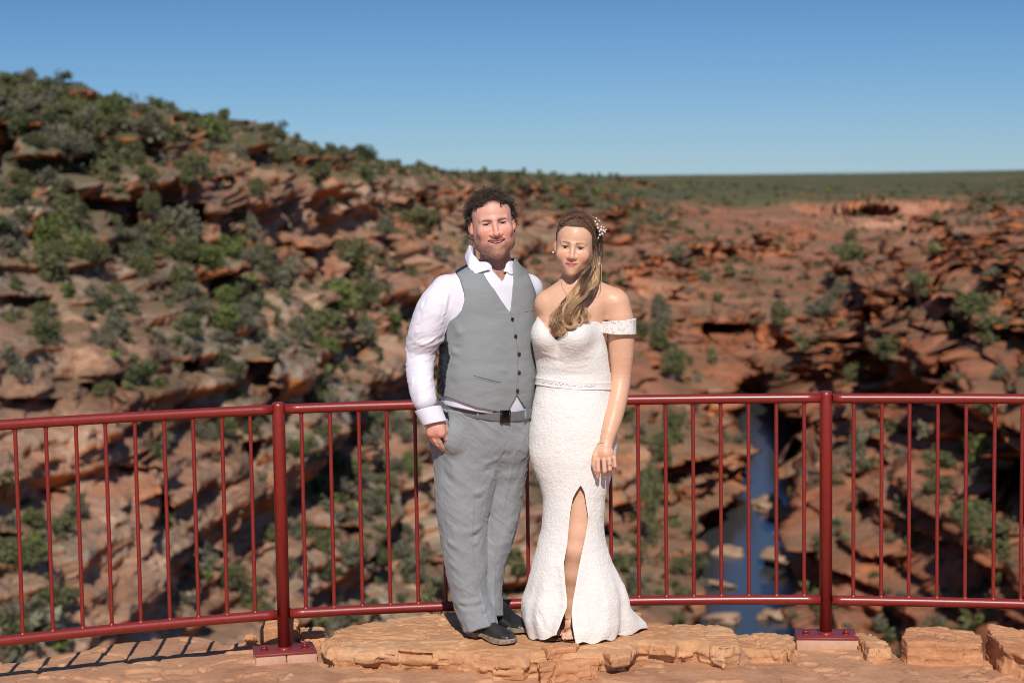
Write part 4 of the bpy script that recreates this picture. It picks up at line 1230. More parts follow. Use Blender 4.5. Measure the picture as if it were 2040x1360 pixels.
        k = sstep(pr * 0.0075 - (p[:, 2] - crv), 0, 0.0015) * sstep((p[:, 2] - crv) + pr * (0.0115 + 0.002 * sm), 0, 0.0015) * (p[:, 1] < -0.06) * sstep(mw - q[:, 0], 0, 0.002)
        c = put(c, 0.95 * k, lip)
        g = np.exp(-((p[:, 2] - crv + 0.0006 + 0.0012 * sm) / (0.0011)) ** 2) * sstep(mw * 1.04 - q[:, 0], 0, 0.002) * (p[:, 1] < -0.06)
        c = put(c, 0.8 * g * (0.25 if sm > 0.5 else 1.0), (0.10, 0.030, 0.025))
        return c
def eye_parts(H, parent, iris):
    m = NT('eye_ball')
    MEYE = m.set(Base_Color=m.attr('Col'), Roughness=0.12, Specular_IOR_Level=0.6)
    for sx in (-1, 1):
        c = H.w((0.0315 * sx, -0.0735, 0.0012)); r = 0.0118 * H.s
        u, v = np.meshgrid(np.linspace(0, math.pi, 25), np.linspace(0, 2 * math.pi, 33)[:-1], indexing='ij')
        L = np.stack([np.sin(u) * np.cos(v), -np.cos(u), np.sin(u) * np.sin(v)], -1).reshape(-1, 3)
        i, j = np.meshgrid(np.arange(24), np.arange(32), indexing='ij')
        F = np.stack([i * 32 + j, i * 32 + (j + 1) % 32, (i + 1) * 32 + (j + 1) % 32, (i + 1) * 32 + j], -1).reshape(-1, 4)
        ang = u.ravel()
        col = np.where((ang < 0.26)[:, None], (0.006, 0.005, 0.005), np.where((ang < 0.56)[:, None], iris, (0.60, 0.53, 0.50)))
        make('eye', c + (L @ H.R.T) * r, F, MEYE, parent, True, col)

def fold(V, N, segs, scale=1.0):
    """raised or sunk cloth folds: each seg = (p0, p1, width m, height m)"""
    d = np.zeros(len(V))
    for a, b, w, h in segs:
        q, t = seg_d(V, a, b)
        d += h * np.exp(-(q / w) ** 2) * (np.sin(np.pi * np.clip(0.08 + t * 0.84, 0, 1)) ** 0.6)
    return d * scale
def cloth_mat(name, col, rough=0.85, weave=1400, sheen=0.2, wv=0.25, var=0.12, mott=None):
    m = NT(name)
    co = m.coord(); coz = m.coord((1, 1, 0.15)); cox = m.coord((0.15, 0.15, 1))
    a = m.noise(weave, 2, 0.5, coz); b = m.noise(weave, 2, 0.5, cox); big = m.noise(14, 3, 0.5, co)
    mx = m.mix(0.5, a.outputs[0], b.outputs[0])
    c = m.mix(1.0, col, m.ramp(mx, [(0.36, (1 - var * 1.6,) * 3), (0.64, (1 + var * 1.6,) * 3)]), 'MULTIPLY')
    c = m.mix(1.0, c, m.ramp(big.outputs[0], [(0.3, (0.96,) * 3), (0.7, (1.04,) * 3)]), 'MULTIPLY')
    return m.set(Base_Color=c, Roughness=rough, Sheen_Weight=sheen, Sheen_Roughness=0.5, Specular_IOR_Level=0.25, Normal=m.bump(mx, wv, 0.0008))
def outl(rows, Y):
    """(py, pxL, pxR) silhouettes -> heights, centres, half widths (metres) at depth Y"""
    z, cx, hw = [], [], []
    for r in rows:
        a = at(r[1], r[0], Y); b = at(r[2], r[0], Y)
        z.append((a[2] + b[2]) / 2); cx.append((a[0] + b[0]) / 2); hw.append((b[0] - a[0]) / 2)
    return np.array(z), np.array(cx), np.array(hw)
def pix(P): 
    u, v = proj(P); return u, v
def polypx(P, poly):
    u, v = pix(P); return poly_d(u, v, poly) / 500.0     # metres at the couple's distance
# ------------------------------------------------------------------ the man
YM = 7.42
man = empty('person', (float(at(975, 1265, YM)[0]), YM, 0.0), 'smiling man with curly dark hair in grey waistcoat and trousers, hand in pocket', 'person')
mskin = np.array((0.70, 0.365, 0.275))
HM = Head(at(980.5, 448, YM - 0.02) + (0, 0.0, 0), 7, -2, -6, 1.06, 0, smile=1.0)
YAW = 36.0
ct = np.array((at(970, 700, YM)[0], YM, 0))
RT = RZm(YAW)
fr = RT @ np.array((0, -1, 0)); sd = RT @ np.array((1, 0, 0))     # torso front and left-hand side
# torso sections in the turned frame: height, half width, half depth
TZ = [at(970, p, YM)[2] for p in (515, 530, 545, 570, 600, 650, 700, 750, 800, 850)]
TX = [0.055, 0.115, 0.165, 0.192, 0.198, 0.196, 0.200, 0.203, 0.200, 0.196]
TY = [0.055, 0.075, 0.096, 0.118, 0.133, 0.142, 0.150, 0.156, 0.152, 0.142]
tcx = [at(p, q, YM)[0] - ct[0] for p, q in ((985, 515), (982, 530), (978, 545), (976, 570), (975, 600), (975, 650), (972, 700), (969, 750), (968, 800), (965, 850))]
armD = dense(arm_pts, arm_r) if False else None
def torso(P, off=0.0, yo=0.0):
    Q = P - ct
    z = P[:, 2]
    Q = Q - np.stack([cub(z, TZ, tcx), 0 * z, 0 * z], 1)
    Q = Q @ RT; Q[:, 2] = z
    return vtube(Q, TZ, [0] * 10, [0.02, 0.015, 0.01, 0, 0, -0.004, -0.008, -0.010, -0.006, 0], TX, TY, 2.25) - off
def mk(px, py, y): return at(px, py, y)
sh_r = mk(880, 572, 7.32)           # his right shoulder (viewer's left)
arm_pts = [mk(889, 577, 7.34), mk(864, 618, 7.32), mk(850, 660, 7.33), mk(839, 700, 7.36), mk(837, 742, 7.33), mk(842, 782, 7.29), mk(853, 815, 7.27), mk(866, 842, 7.26)]
arm_r = [0.060, 0.070, 0.070, 0.063, 0.055, 0.052, 0.046, 0.043]
AD, AR_ = dense(arm_pts, arm_r, 18)
sh_l = mk(1052, 575, 7.53)
arml_pts = [sh_l, mk(1062, 640, 7.64), mk(1070, 712, 7.76), mk(1110, 738, 7.70), mk(1150, 750, 7.57)]
arml_r = [0.060, 0.058, 0.052, 0.045, 0.038]
neck0 = HM.w((0, 0.030, -0.075)); neck1 = mk(990, 545, YM + 0.02)
# hand in the pocket
wr = arm_pts[-1]
hd = mk(874, 878, 7.245) - wr; hd /= np.linalg.norm(hd)
def man_hand(P):
    d = cone(P, wr - hd * 0.04, wr + hd * 0.015, 0.030, 0.029)
    d = smin(d, chain(P, [mk(862, 846, 7.262), mk(858, 862, 7.252)], [0.020, 0.016]), 0.014)
    d = smin(d, chain(P, [mk(873, 842, 7.262), mk(879, 862, 7.246)], [0.022, 0.018]), 0.014)
    d = smin(d, ell(P, mk(868, 855, 7.255), (0.033, 0.018, 0.034)), 0.014)
    kn = [(853, 862, 7.262), (860, 866, 7.254), (870, 866, 7.250), (881, 860, 7.250)]
    ti = [(864, 880, 7.274), (872, 886, 7.272), (881, 890, 7.280), (894, 884, 7.290)]
    for (a, b) in zip(kn, ti):
        a = mk(*a); b = mk(*b); r0 = 0.0098
        mid = a * 0.45 + b * 0.55 + np.array((0, -0.003, 0))
        f = smin(cone(P, a, mid, 0.0108, 0.0092), cone(P, mid, b, 0.0094, 0.0085), 0.003)
        f = np.minimum(f, cone(P, b, b + (b - a) * 0.7 + np.array((0.008, 0.035, 0)), 0.0085, 0.0075))
        d = smin(d, f, 0.003)
    d = smin(d, chain(P, [mk(884, 846, 7.275), mk(893, 862, 7.29), mk(902, 880, 7.31)], [0.013, 0.011, 0.009]), 0.008)
    return d
ZN = at(980, 540, YM)[2]
def man_body(P):
    d = np.full(len(P), 1.0)
    z = P[:, 2]
    m = z > 1.44
    if m.any(): d[m] = np.minimum(HM.sdf(P[m]), 0.5)
    m = (z > 1.30)
    if m.any():
        n = cone(P[m], neck0, neck1, 0.058, 0.066); d[m] = smin(d[m], n, 0.02)
    m = (z < 1.62)
    if m.any():
        t = torso(P[m], -0.026)
        t = smin(t, chain(P[m], arm_pts, [r - 0.020 for r in arm_r[:6]] + [0.030, 0.028]), 0.03)
        t = np.minimum(t, chain(P[m], arml_pts, [r - 0.02 for r in arml_r]))
        d[m] = smin(d[m], t, 0.02)
    m = (z > 0.66) & (z < 0.95) & (P[:, 0] < -0.15)
    if m.any(): d[m] = smin(d[m], man_hand(P[m]), 0.01)
    m = z < 0.95
    if m.any():
        q = chain(P[m], [mk(935, 860, 7.42), mk(918, 1070, 7.42), mk(945, 1240, 7.40)], [0.075, 0.052, 0.036])
        q = np.minimum(q, chain(P[m], [mk(1010, 860, 7.46), mk(988, 1070, 7.50), mk(980, 1225, 7.50)], [0.072, 0.050, 0.034]))
        q = np.minimum(q, chain(P[m], [mk(945, 1240, 7.40), mk(985, 1262, 7.30)], [0.034, 0.024]))
        q = np.minimum(q, chain(P[m], [mk(980, 1225, 7.50), mk(1020, 1250, 7.44)], [0.032, 0.022]))
        q = smin(q, ell(P[m], mk(970, 850, 7.45), (0.12, 0.08, 0.10)), 0.03)
        d[m] = smin(d[m], q, 0.03)
    return d
V, Q = nets(man_body, (-0.46, 7.08, 0.03), (0.22, 7.78, 1.80), 0.0030, slack=1.7)
col = np.tile(mskin, (len(V), 1))
hm = V[:, 2] > 1.42
col[hm] = HM.paint(V[hm], mskin, (0.60, 0.20, 0.17), (0.06, 0.034, 0.022), beard=(0.15, 0.085, 0.056), blush=(1.06, 0.72, 0.70))
hz = V[:, 2] < 0.93
kn_ = np.zeros(len(V))
for a in [(852, 863, 7.25), (860, 868, 7.24), (870, 867, 7.234), (881, 860, 7.234)]:
    kn_ = np.maximum(kn_, np.exp(-(np.linalg.norm(V - mk(*a), axis=1) / 0.012) ** 2))
col = col * (1 - 0.25 * kn_[:, None] * np.array((0.1, 1, 1)))
# scalp is dark under the hair
pl_ = HM.loc(V); 
hl = pl_[:, 2] - (0.066 - 0.9 * np.clip(pl_[:, 1] + 0.035, 0, 1) * 1.0)
sc_ = sstep(hl, 0.0, 0.006) * sstep(pl_[:, 1], -0.085, -0.07) * hm * (np.abs(pl_[:, 0]) < 0.078)
col = col * (1 - sc_[:, None]) + np.array((0.03, 0.02, 0.015)) * sc_[:, None]
sk_ = 1 - sstep(V[:, 2], 0.20, 0.21)
col = col * (1 - sk_[:, None]) + 0.012 * sk_[:, None]
MSKINM = skin_mat('skin_ruddy', 0.45)
body = make('body', V, Q, MSKINM, man, True, col)
eye_parts(HM, man, (0.03, 0.025, 0.02))
# teeth
mt = NT('tooth_enamel'); MTOOTH = mt.set(Base_Color=(0.85, 0.80, 0.72), Roughness=0.25)
tp = MB()
for k in range(-5, 6):
    x = k * 0.0046
    cx2 = (x / 0.035) ** 2
    V, T = rock_mesh((0.0050, 0.005, 0.0095), 1, sub=2, rough=0.0, edge=3.5)
    tp.add(HM.w(V + np.array((x, -0.0885 + 0.018 * cx2, -0.0648 + 0.0095 * cx2 + 0.0004))), None, T)
tp.build('teeth', MTOOTH, man, smooth=True)

# shirt
MSHIRT = cloth_mat('white_shirt_cotton', (0.74, 0.72, 0.80), 0.8, 1600, 0.1, 0.12, 0.03)
def shirt_f(P):
    t = torso(P, -0.006)
    s_ = smin(t, chain(P, AD[:15], AR_[:15], 0.0), 0.035)
    s_ = smin(s_, chain(P, arml_pts, arml_r), 0.03)
    s_ = smin(s_, cone(P, mk(990, 545, YM + 0.02), mk(988, 515, YM + 0.015), 0.082, 0.066), 0.02)
    u_, v_q = pix(P)
    wl_ = np.interp(u_, [860, 890, 950, 1000, 1030, 1060], [806, 816, 828, 835, 833, 827])
    arm_ = chain(P, AD[:15], AR_[:15])
    s_ = np.where(P[:, 2] < 1.2, smin(smax(t, (v_q - wl_ + 8) / 500., 0.003), arm_, 0.004), s_)
    # open neck
    nk = np.maximum(cone(P, neck0, neck1, 0.062, 0.068) , -1)
    opn = polypx(P, [(978, 520), (981, 538), (1001, 561), (1010, 540), (1014, 505), (1000, 490), (960, 490)])
    cutv = np.maximum(opn, P[:, 1] - (YM - 0.02))
    s_ = smax(s_, -cutv, 0.004)
    s_ = smax(s_, P[:, 2] - at(985, 520, YM)[2], 0.006)
    cuffd = (P - mk(853, 815, 7.27)) @ hd
    s_ = np.where((P[:, 2] < 1.1) & (P[:, 0] < mk(872, 700, YM)[0]) & (P[:, 1] < 7.36), np.maximum(s_, cuffd - 0.004), s_)
    return s_
V, Q = nets(shirt_f, (-0.46, 7.08, 0.86), (0.30, 7.80, 1.62), 0.0042, slack=1.8)
Nv = grad(shirt_f, V, 0.004)
sg = []
def S(x0, y0, x1, y1, w, h, y=7.27): sg.append((mk(x0, y0, y), mk(x1, y1, y), w, h))
# drag lines at the elbow, armpit and forearm
for a in [(812, 700, 872, 672, 0.006, 0.006), (810, 712, 868, 690, 0.005, -0.006), (810, 690, 868, 660, 0.005, -0.005), (818, 668, 880, 640, 0.006, 0.004), (826, 650, 888, 628, 0.005, -0.004),
          (812, 730, 862, 712, 0.006, 0.005), (812, 742, 858, 730, 0.005, -0.005), (826, 770, 866, 752, 0.006, 0.004), (820, 782, 866, 770, 0.004, -0.004), (838, 800, 864, 786, 0.004, 0.004),
          (845, 740, 856, 806, 0.004, -0.003), (818, 745, 830, 800, 0.005, 0.005), (822, 560, 850, 640, 0.008, 0.004), (905, 560, 893, 625, 0.007, -0.005), (898, 560, 880, 640, 0.006, 0.005),
          (912, 590, 895, 636, 0.004, 0.004), (850, 560, 838, 640, 0.007, -0.004), (870, 560, 862, 640, 0.008, 0.003), (840, 806, 870, 793, 0.004, 0.005), (836, 816, 868, 800, 0.0035, -0.004)]: S(*a)
S(1001, 560, 1017, 626, 0.0022, -0.002, 7.285); S(1006, 572, 1020, 622, 0.002, 0.0015, 7.285)
d = fold(V, Nv, sg)
armz = sstep(mk(905, 600, YM)[0] - V[:, 0], 0, 0.04)
elb = np.exp(-((pix(V)[1] - 705) / 60.0) ** 2)
d += armz * (0.0008 + 0.0028 * elb) * fbm(V @ RYm(-25) * np.array((0.6, 1, 2.2)), 0.05, 3, 301, ridged=True)
d += armz * 0.004 * fbm(V * np.array((2.2, 1, 0.5)), 0.11, 2, 305)
shirt = make('shirt', V + Nv * d[:, None], Q, MSHIRT, man, True)
# dark specks stuck to the forearm
sp = MB(); mt = NT('dark_seed'); 
for x, y in ((836, 720), (820, 735), (829, 785), (816, 700), (814, 752)):
    p = mk(x, y, 7.262)
    V, T = rock_mesh((0.003, 0.003, 0.005), 2, sub=1); sp.add(V + p, None, T)
# cuff
def cuff_f(P):
    a = cone(P, mk(850, 808, 7.27), mk(868, 846, 7.255), 0.053, 0.047)
    q = (P - mk(853, 815, 7.27)) @ hd
    L = (mk(866, 842, 7.26) - mk(853, 815, 7.27)) @ hd
    a = np.maximum(a, -(cone(P, mk(850, 808, 7.27), mk(872, 856, 7.25), 0.047, 0.039)))
    tilt = 0.0
    return smax(smax(a, -(q + 0.004), 0.003), q - L - 0.004, 0.003)
V, Q = nets(cuff_f, (-0.44, 7.16, 0.80), (-0.22, 7.38, 0.98), 0.0025, slack=2.5)
make('cuff', V, Q, MSHIRT, shirt, True)
# collar: two folded wings standing round the neck
def wing(pts, name='collar_wing', th=0.0035):
    """pts: grid of rows, each a list of world points; thickened sheet"""
    G = np.array(pts, float); r, c = G.shape[:2]
    def up_(G):
        r, c = G.shape[:2]
        tr = np.linspace(0, r - 1, (r - 1) * 5 + 1); tc = np.linspace(0, c - 1, (c - 1) * 5 + 1)
        A = np.stack([np.stack([np.interp(tr, np.arange(r), G[:, j, k]) for k in range(3)], -1) for j in range(c)], 1)
        return np.stack([np.stack([np.interp(tc, np.arange(c), A[i, :, k]) for k in range(3)], -1) for i in range(len(tr))], 0)
    G = up_(G); r, c = G.shape[:2]
    n_ = np.cross(np.gradient(G, axis=0), np.gradient(G, axis=1)); n_ /= np.linalg.norm(n_, axis=-1, keepdims=True) + 1e-9
    V = np.concatenate([(G + n_ * th / 2).reshape(-1, 3), (G - n_ * th / 2).reshape(-1, 3)])
    i, j = np.meshgrid(np.arange(r - 1), np.arange(c - 1), indexing='ij')
    F = np.stack([i * c + j, (i + 1) * c + j, (i + 1) * c + j + 1, i * c + j + 1], -1).reshape(-1, 4)
    F2 = F[:, ::-1] + r * c
    ed = [(k, k + 1) for k in range(c - 1)] + [((r - 1) * c + k + 1, (r - 1) * c + k) for k in range(c - 1)]
    ed += [((k + 1) * c, k * c) for k in range(r - 1)] + [(k * c + c - 1, (k + 1) * c + c - 1) for k in range(r - 1)]
    E_ = np.array([(b, a, a + r * c, b + r * c) for a, b in ed])
    return V, np.concatenate([F, F2, E_])
def W(px, py, y): return at(px, py, y)
cl_ = [[W(947, 494, 7.44), W(935, 488, 7.42), W(941, 505, 7.37), W(958, 524, 7.335), W(978, 536, 7.325)],
       [W(947, 506, 7.45), W(930, 500, 7.42), W(935, 522, 7.345), W(950, 538, 7.315), W(966, 539, 7.312)],
       [W(947, 516, 7.45), W(925, 512, 7.42), W(934, 534, 7.33), W(946, 546, 7.305), W(956, 542, 7.305)]]
V, F = wing(cl_); o = make('collar_wing', V, F, MSHIRT, shirt, True); recalc(o)
cr_ = [[W(985, 500, 7.53), W(1010, 508, 7.44), W(1009, 520, 7.40), W(1007, 532, 7.375), W(1003, 541, 7.365)],
       [W(985, 512, 7.55), W(1020, 520, 7.45), W(1019, 532, 7.395), W(1016, 541, 7.37), W(1010, 541, 7.36)],
       [W(985, 520, 7.56), W(1026, 530, 7.46), W(1025, 541, 7.40), W(1021, 547, 7.372), W(1014, 545, 7.362)]]
V, F = wing(cr_); o = make('collar_wing', V, F, MSHIRT, shirt, True); recalc(o)
# waistcoat
m = NT('grey_waistcoat_wool')
ac = m.attr('Col'); a = m.noise(1300, 2, 0.5, m.coord((1, 1, 0.12))); b = m.noise(1300, 2, 0.5, m.coord((0.12, 0.12, 1)))
mx = m.mix(0.5, a.outputs[0], b.outputs[0])
c = m.mix(1.0, ac, m.ramp(mx, [(0.38, (0.90,) * 3), (0.62, (1.1,) * 3)]), 'MULTIPLY')
sep = m.n('ShaderNodeSeparateColor'); m.l(ac, sep.inputs[0])
rg = m.ramp(sep.outputs[0], [(0.04, (0.30,) * 3), (0.12, (0.85,) * 3)])
MVEST = m.set(Base_Color=c, Roughness=rg, Specular_IOR_Level=0.35, Normal=m.bump(mx, 0.22, 0.0008))
hem = [(840, 770), (868, 779), (885, 789), (949, 812), (1010, 823), (1029, 787), (1040, 803), (1052, 822), (1064, 813), (1110, 790), (1110, 400), (840, 400)]
vneck = [(963, 545), (1016.5, 625), (1023, 545), (1018, 480), (950, 480), (930, 505), (945, 545)]
armL = [(700, 400), (893, 490), (896, 528), (905, 538), (915, 554), (923, 578), (925.5, 600), (920, 617), (909, 630), (893, 642), (880, 655), (800, 680), (700, 600)]
armR = [(1180, 400), (1046, 500), (1045, 530), (1052, 545), (1060, 564), (1067, 582), (1072, 598), (1076, 630), (1180, 680)]
def vest_f(P):
    d = torso(P, 0.0045)
    d = smin(d, cone(P, mk(1000, 545, YM + 0.03), mk(990, 520, YM + 0.05), 0.080, 0.074), 0.02)
    hh = polypx(P, hem)
    d = smax(d, np.where(P[:, 1] < YM + 0.1, hh, P[:, 2] * -1 + at(970, 795, YM)[2]), 0.003)
    front = P[:, 1] - (YM - 0.01)
    d = smax(d, -np.maximum(polypx(P, vneck), front), 0.003)
    d = smax(d, -polypx(P, armL), 0.003)
    d = smax(d, -polypx(P, armR), 0.003)
    nk_ = cone(P, neck0, neck1, 0.072, 0.076)
    d = smax(d, -np.where(P[:, 2] > ZN - 0.02, nk_, 1), 0.004)
    d = smax(d, P[:, 2] - at(985, 517, YM)[2], 0.004)
    return d
V, Q = nets(vest_f, (-0.36, 7.16, 0.88), (0.26, 7.74, 1.60), 0.0033, slack=1.9)
Nv = grad(vest_f, V, 0.004)
sg = []
for a in [(892, 668, 950, 655, 0.010, 0.003), (895, 700, 960, 712, 0.009, 0.004), (893, 690, 950, 695, 0.007, -0.003), (896, 722, 965, 735, 0.010, 0.003), (890, 760, 940, 770, 0.012, -0.003), (900, 640, 940, 690, 0.012, 0.003),
          (930, 620, 990, 640, 0.014, -0.0025), (960, 560, 1010, 650, 0.012, 0.002), (1034, 742, 1066, 760, 0.008, -0.003), (1034, 705, 1068, 720, 0.008, -0.0025), (1030, 690, 1066, 690, 0.009, 0.003),
          (990, 690, 1030, 706, 0.008, 0.002), (985, 735, 1030, 742, 0.008, 0.002), (940, 790, 1005, 800, 0.012, 0.003)]: S(*a, 7.26)
sg = [(a, b, w * 1.3, h * 1.5) for a, b, w, h in sg]
d = fold(V, Nv, sg) + 0.0030 * fbm(V * np.array((1, 1, 2.0)), 0.09, 3, 311)
u, v_ = pix(V)
# front edge lap, darts and side seam
lap = [(1016.8, 625), (1021, 640), (1026, 665), (1030, 690), (1031.5, 720), (1030.5, 750), (1029, 770), (1028.5, 786)]
ly = np.array([p[1] for p in lap]); lx = np.array([p[0] for p in lap])
fl = (V[:, 1] < YM) & (v_ > 622)
e_ = u - np.interp(v_, ly, lx)
d += np.where(fl, 0.0035 * (1 - sstep(e_, -1.0, 0.6)) * np.exp(-np.clip(-e_, 0, 99) / 22), 0)
dart = np.interp(v_, [660, 813], [962, 967]); d -= np.where((V[:, 1] < YM) & (v_ > 655), 0.0013 * np.exp(-((u - dart) / 0.9) ** 2), 0)
seam = np.interp(v_, [642, 664, 673, 713, 745, 778, 790], [894, 891, 891.6, 896.7, 890, 886.6, 885])
satin = np.maximum(1 - sstep(u, seam - 1.0, seam + 0.6), sstep(V[:, 1], YM + 0.06, YM + 0.075))
Lq = (V - ct) @ RT
satin = np.where(v_ < 640, sstep(Lq[:, 1], -0.012, -0.004) , satin)
satin = np.where((v_ < 660) & (v_ > 540) & (u > 1000) & (Lq[:, 1] < 0.03), 0, satin)
d += satin * (v_ > 640) * 0.005 * fbm(V * np.array((1, 1, 2.5)), 0.03, 3, 313, ridged=True)
gcol = np.array((0.245, 0.262, 0.268))
col = gcol * (1 - satin[:, None]) + np.array((0.012, 0.016, 0.02)) * satin[:, None]
vest = make('waistcoat', V + Nv * d[:, None], Q, MVEST, man, True, col)
m = NT('horn_button'); MBUT = m.set(Base_Color=(0.018, 0.016, 0.015), Roughness=0.3)
surf = vest_f
def march(f, px, py, y0=7.05, y1=7.6):
    ys = np.linspace(y0, y1, 700); P = np.array([at(px, py, y) for y in ys]); v = f(P)
    k = np.argmax(v < 0)
    return P[k] if v[k] < 0 else P[len(P) // 2]
for x, y in ((1020.5, 636), (1027, 670), (1034, 705), (1034, 742), (1031, 778)):
    p = march(vest_f, x - 1, y); n_ = grad(vest_f, p[None])[0]
    b = MB().tube([p + n_ * 0.002, p + n_ * 0.0055, p + n_ * 0.0068, p + n_ * 0.0062], [0.0078, 0.0078, 0.0064, 0.0045], 18)
    b.build('button', MBUT, vest, smooth=True)
def strip(f, pts, w, off, name, mat, parent, n=30, th=0.0015):
    P = []
    xs = np.interp(np.linspace(0, 1, n), np.linspace(0, 1, len(pts)), [p[0] for p in pts]); ys = np.interp(np.linspace(0, 1, n), np.linspace(0, 1, len(pts)), [p[1] for p in pts])
    for x, y in zip(xs, ys):
        p = march(f, x, y); P.append(p + grad(f, p[None])[0] * off)
    return MB().tube(P, np.full(len(P), w), 8).build(name, mat, parent, smooth=True)
MWELT = cloth_mat('grey_welt', (0.20, 0.215, 0.22), 0.85, 1300)
strip(vest_f, [(942, 746.5), (970, 754), (998, 760.5)], 0.0032, 0.001, 'pocket_welt', MWELT, vest)
strip(vest_f, [(944, 751.5), (970, 758), (997, 764)], 0.0022, 0.000, 'pocket_welt', MWELT, vest)
strip(vest_f, [(1045, 621), (1062, 618)], 0.0020, 0.000, 'pocket_welt', MWELT, vest)
strip(vest_f, [(1058, 757), (1068, 752)], 0.0026, 0.0005, 'pocket_welt', MWELT, vest, n=10)

# trousers
MTR = cloth_mat('grey_trouser_wool', (0.245, 0.262, 0.275), 0.85, 1300, 0.15, 0.25, 0.11)
YL, YR = 7.385, 7.46
lz, lcx, lhw = outl([(800, 862, 990), (840, 862, 995), (883, 860, 1000), (930, 864, 1000), (962, 866, 990), (1023, 871, 974), (1073, 878, 970), (1128, 886, 970), (1178, 896, 972), (1215, 907, 984), (1245, 921, 993), (1262, 926, 996)], YL)
lry = [0.12, 0.12, 0.115, 0.108, 0.100, 0.092, 0.088, 0.086, 0.086, 0.090, 0.094, 0.096]
lcy = [YL + 0.02, YL + 0.02, YL + 0.02, YL + 0.015, YL + 0.01, YL, YL, YL, YL + 0.005, YL, YL - 0.01, YL - 0.015]
rz, rcx, rhw = outl([(800, 960, 1056), (840, 955, 1056), (883, 955, 1057), (930, 958, 1051), (962, 960, 1046), (1002, 962, 1039), (1073, 952, 1024), (1135, 940, 1005), (1178, 942, 1000), (1212, 950, 1002), (1228, 954, 1003)], YR)
rry = [0.12, 0.12, 0.115, 0.105, 0.100, 0.095, 0.088, 0.086, 0.086, 0.088, 0.088]
rcy = [YR - 0.0] * 4 + [YR + 0.01] * 7
wz, wcx, whw = outl([(795, 873, 1064), (822, 871, 1060), (850, 866, 1057), (883, 863, 1056), (905, 872, 1046), (935, 900, 1018)], YM)
def trou_f(P):
    a = vtube(P, lz, lcx, lcy, lhw, lry, 2.1)
    b = vtube(P, rz, rcx, rcy, rhw, rry, 2.1)
    w = vtube(P, wz, wcx, [YM] * 6, whw, [0.150, 0.148, 0.142, 0.128, 0.108, 0.05], 2.3)
    top = P[:, 2] > at(970, 905, YM)[2]
    d = smin(a, b, 0.012)
    d = smin(d, w, 0.04)
    d = smin(d, ell(P, mk(903, 872, 7.30), (0.042, 0.040, 0.060)), 0.03)      # the hand inside the pocket
    # waist line follows the belly
    u, v = pix(P)
    wl = np.interp(u, [860, 890, 950, 1000, 1030, 1060], [806, 815, 827, 834, 832, 826])
    d = smax(d, (wl - v) / 500.0, 0.003)
    # hems
    hl = np.interp(u, [905, 934, 960, 993], [1256, 1259, 1251, 1241])
    hL = (v - hl) / 500.0
    isL = P[:, 1] < YR - 0.085 + 0 * P[:, 0]
    # slanted pocket mouth where the hand goes in
    pm = np.maximum(polypx(P, [(850, 815), (893, 822), (894, 835), (893, 850), (889, 864), (882, 876), (873, 888), (864, 890), (846, 880)]), P[:, 1] - 7.33)
    d = smax(d, -pm, 0.004)
    zc = np.where(P[:, 0] < mk(978, 1200, YL)[0] + 0 * P[:, 0], hL, (v - 1226) / 500.0)
    zc = np.where((P[:, 0] >= mk(966, 1200, YL)[0]) & (P[:, 1] < YR - 0.08), hL, zc)
    return smax(d, zc, 0.002)
V, Q = nets(trou_f, (-0.36, 7.20, 0.03), (0.14, 7.64, 0.98), 0.0036, slack=1.8)
Nv = grad(trou_f, V, 0.004)
sg = []
for a in [(1008, 900, 990, 930, 0.006, -0.006), (990, 925, 973, 992, 0.005, -0.006), (885, 900, 925, 950, 0.010, 0.005), (874, 935, 915, 975, 0.008, -0.004), (890, 930, 960, 990, 0.010, 0.004), (930, 985, 965, 975, 0.007, 0.005), (925, 995, 962, 990, 0.006, -0.004),
          (950, 925, 988, 915, 0.008, 0.005), (940, 940, 985, 935, 0.006, -0.004), (915, 1060, 966, 1048, 0.007, 0.006), (905, 1052, 940, 1062, 0.007, 0.006), (918, 1072, 966, 1062, 0.006, -0.006), (890, 1075, 930, 1100, 0.008, 0.004), (930, 1085, 966, 1075, 0.007, 0.003),
          (890, 1120, 930, 1140, 0.008, 0.003), (900, 1160, 950, 1185, 0.009, 0.004), (915, 1200, 970, 1195, 0.008, 0.006), (905, 1205, 960, 1212, 0.006, -0.006), (925, 1218, 985, 1205, 0.007, 0.005), (930, 1235, 985, 1215, 0.005, -0.004), (960, 1180, 998, 1165, 0.006, -0.005),
          (970, 1170, 1003, 1150, 0.006, 0.005), (972, 1185, 1000, 1180, 0.006, 0.005), (985, 1080, 1018, 1040, 0.006, -0.003), (975, 1130, 1012, 1100, 0.006, 0.003), (862, 900, 876, 1060, 0.004, -0.0025), (880, 892, 920, 893, 0.008, 0.006), (876, 899, 915, 903, 0.006, -0.004)]:
    S(*a, 7.31)
sg = [(a, b, w * 1.5, h * 1.25) for a, b, w, h in sg]
d = fold(V, Nv, sg, 1.0)
u, v_ = pix(V)
crease = np.interp(v_, [930, 1000, 1060, 1100, 1180, 1250], [938, 943, 938, 940, 958, 975]); d += np.where((V[:, 1] < 7.4) & (v_ > 930), 0.0035 * np.exp(-((u - crease) / 2.2) ** 2), 0)
crr = np.interp(v_, [900, 1000, 1100, 1200], [1025, 1005, 985, 984]); d += np.where((V[:, 1] < 7.42) & (v_ > 900) & (u > 970), 0.003 * np.exp(-((u - crr) / 2.2) ** 2), 0)
fly = np.interp(v_, [835, 860, 885, 903], [1008, 1011, 1010, 1003]); d -= np.where((V[:, 1] < 7.4) & (v_ < 905), 0.0022 * np.exp(-((u - fly) / 1.0) ** 2), 0)
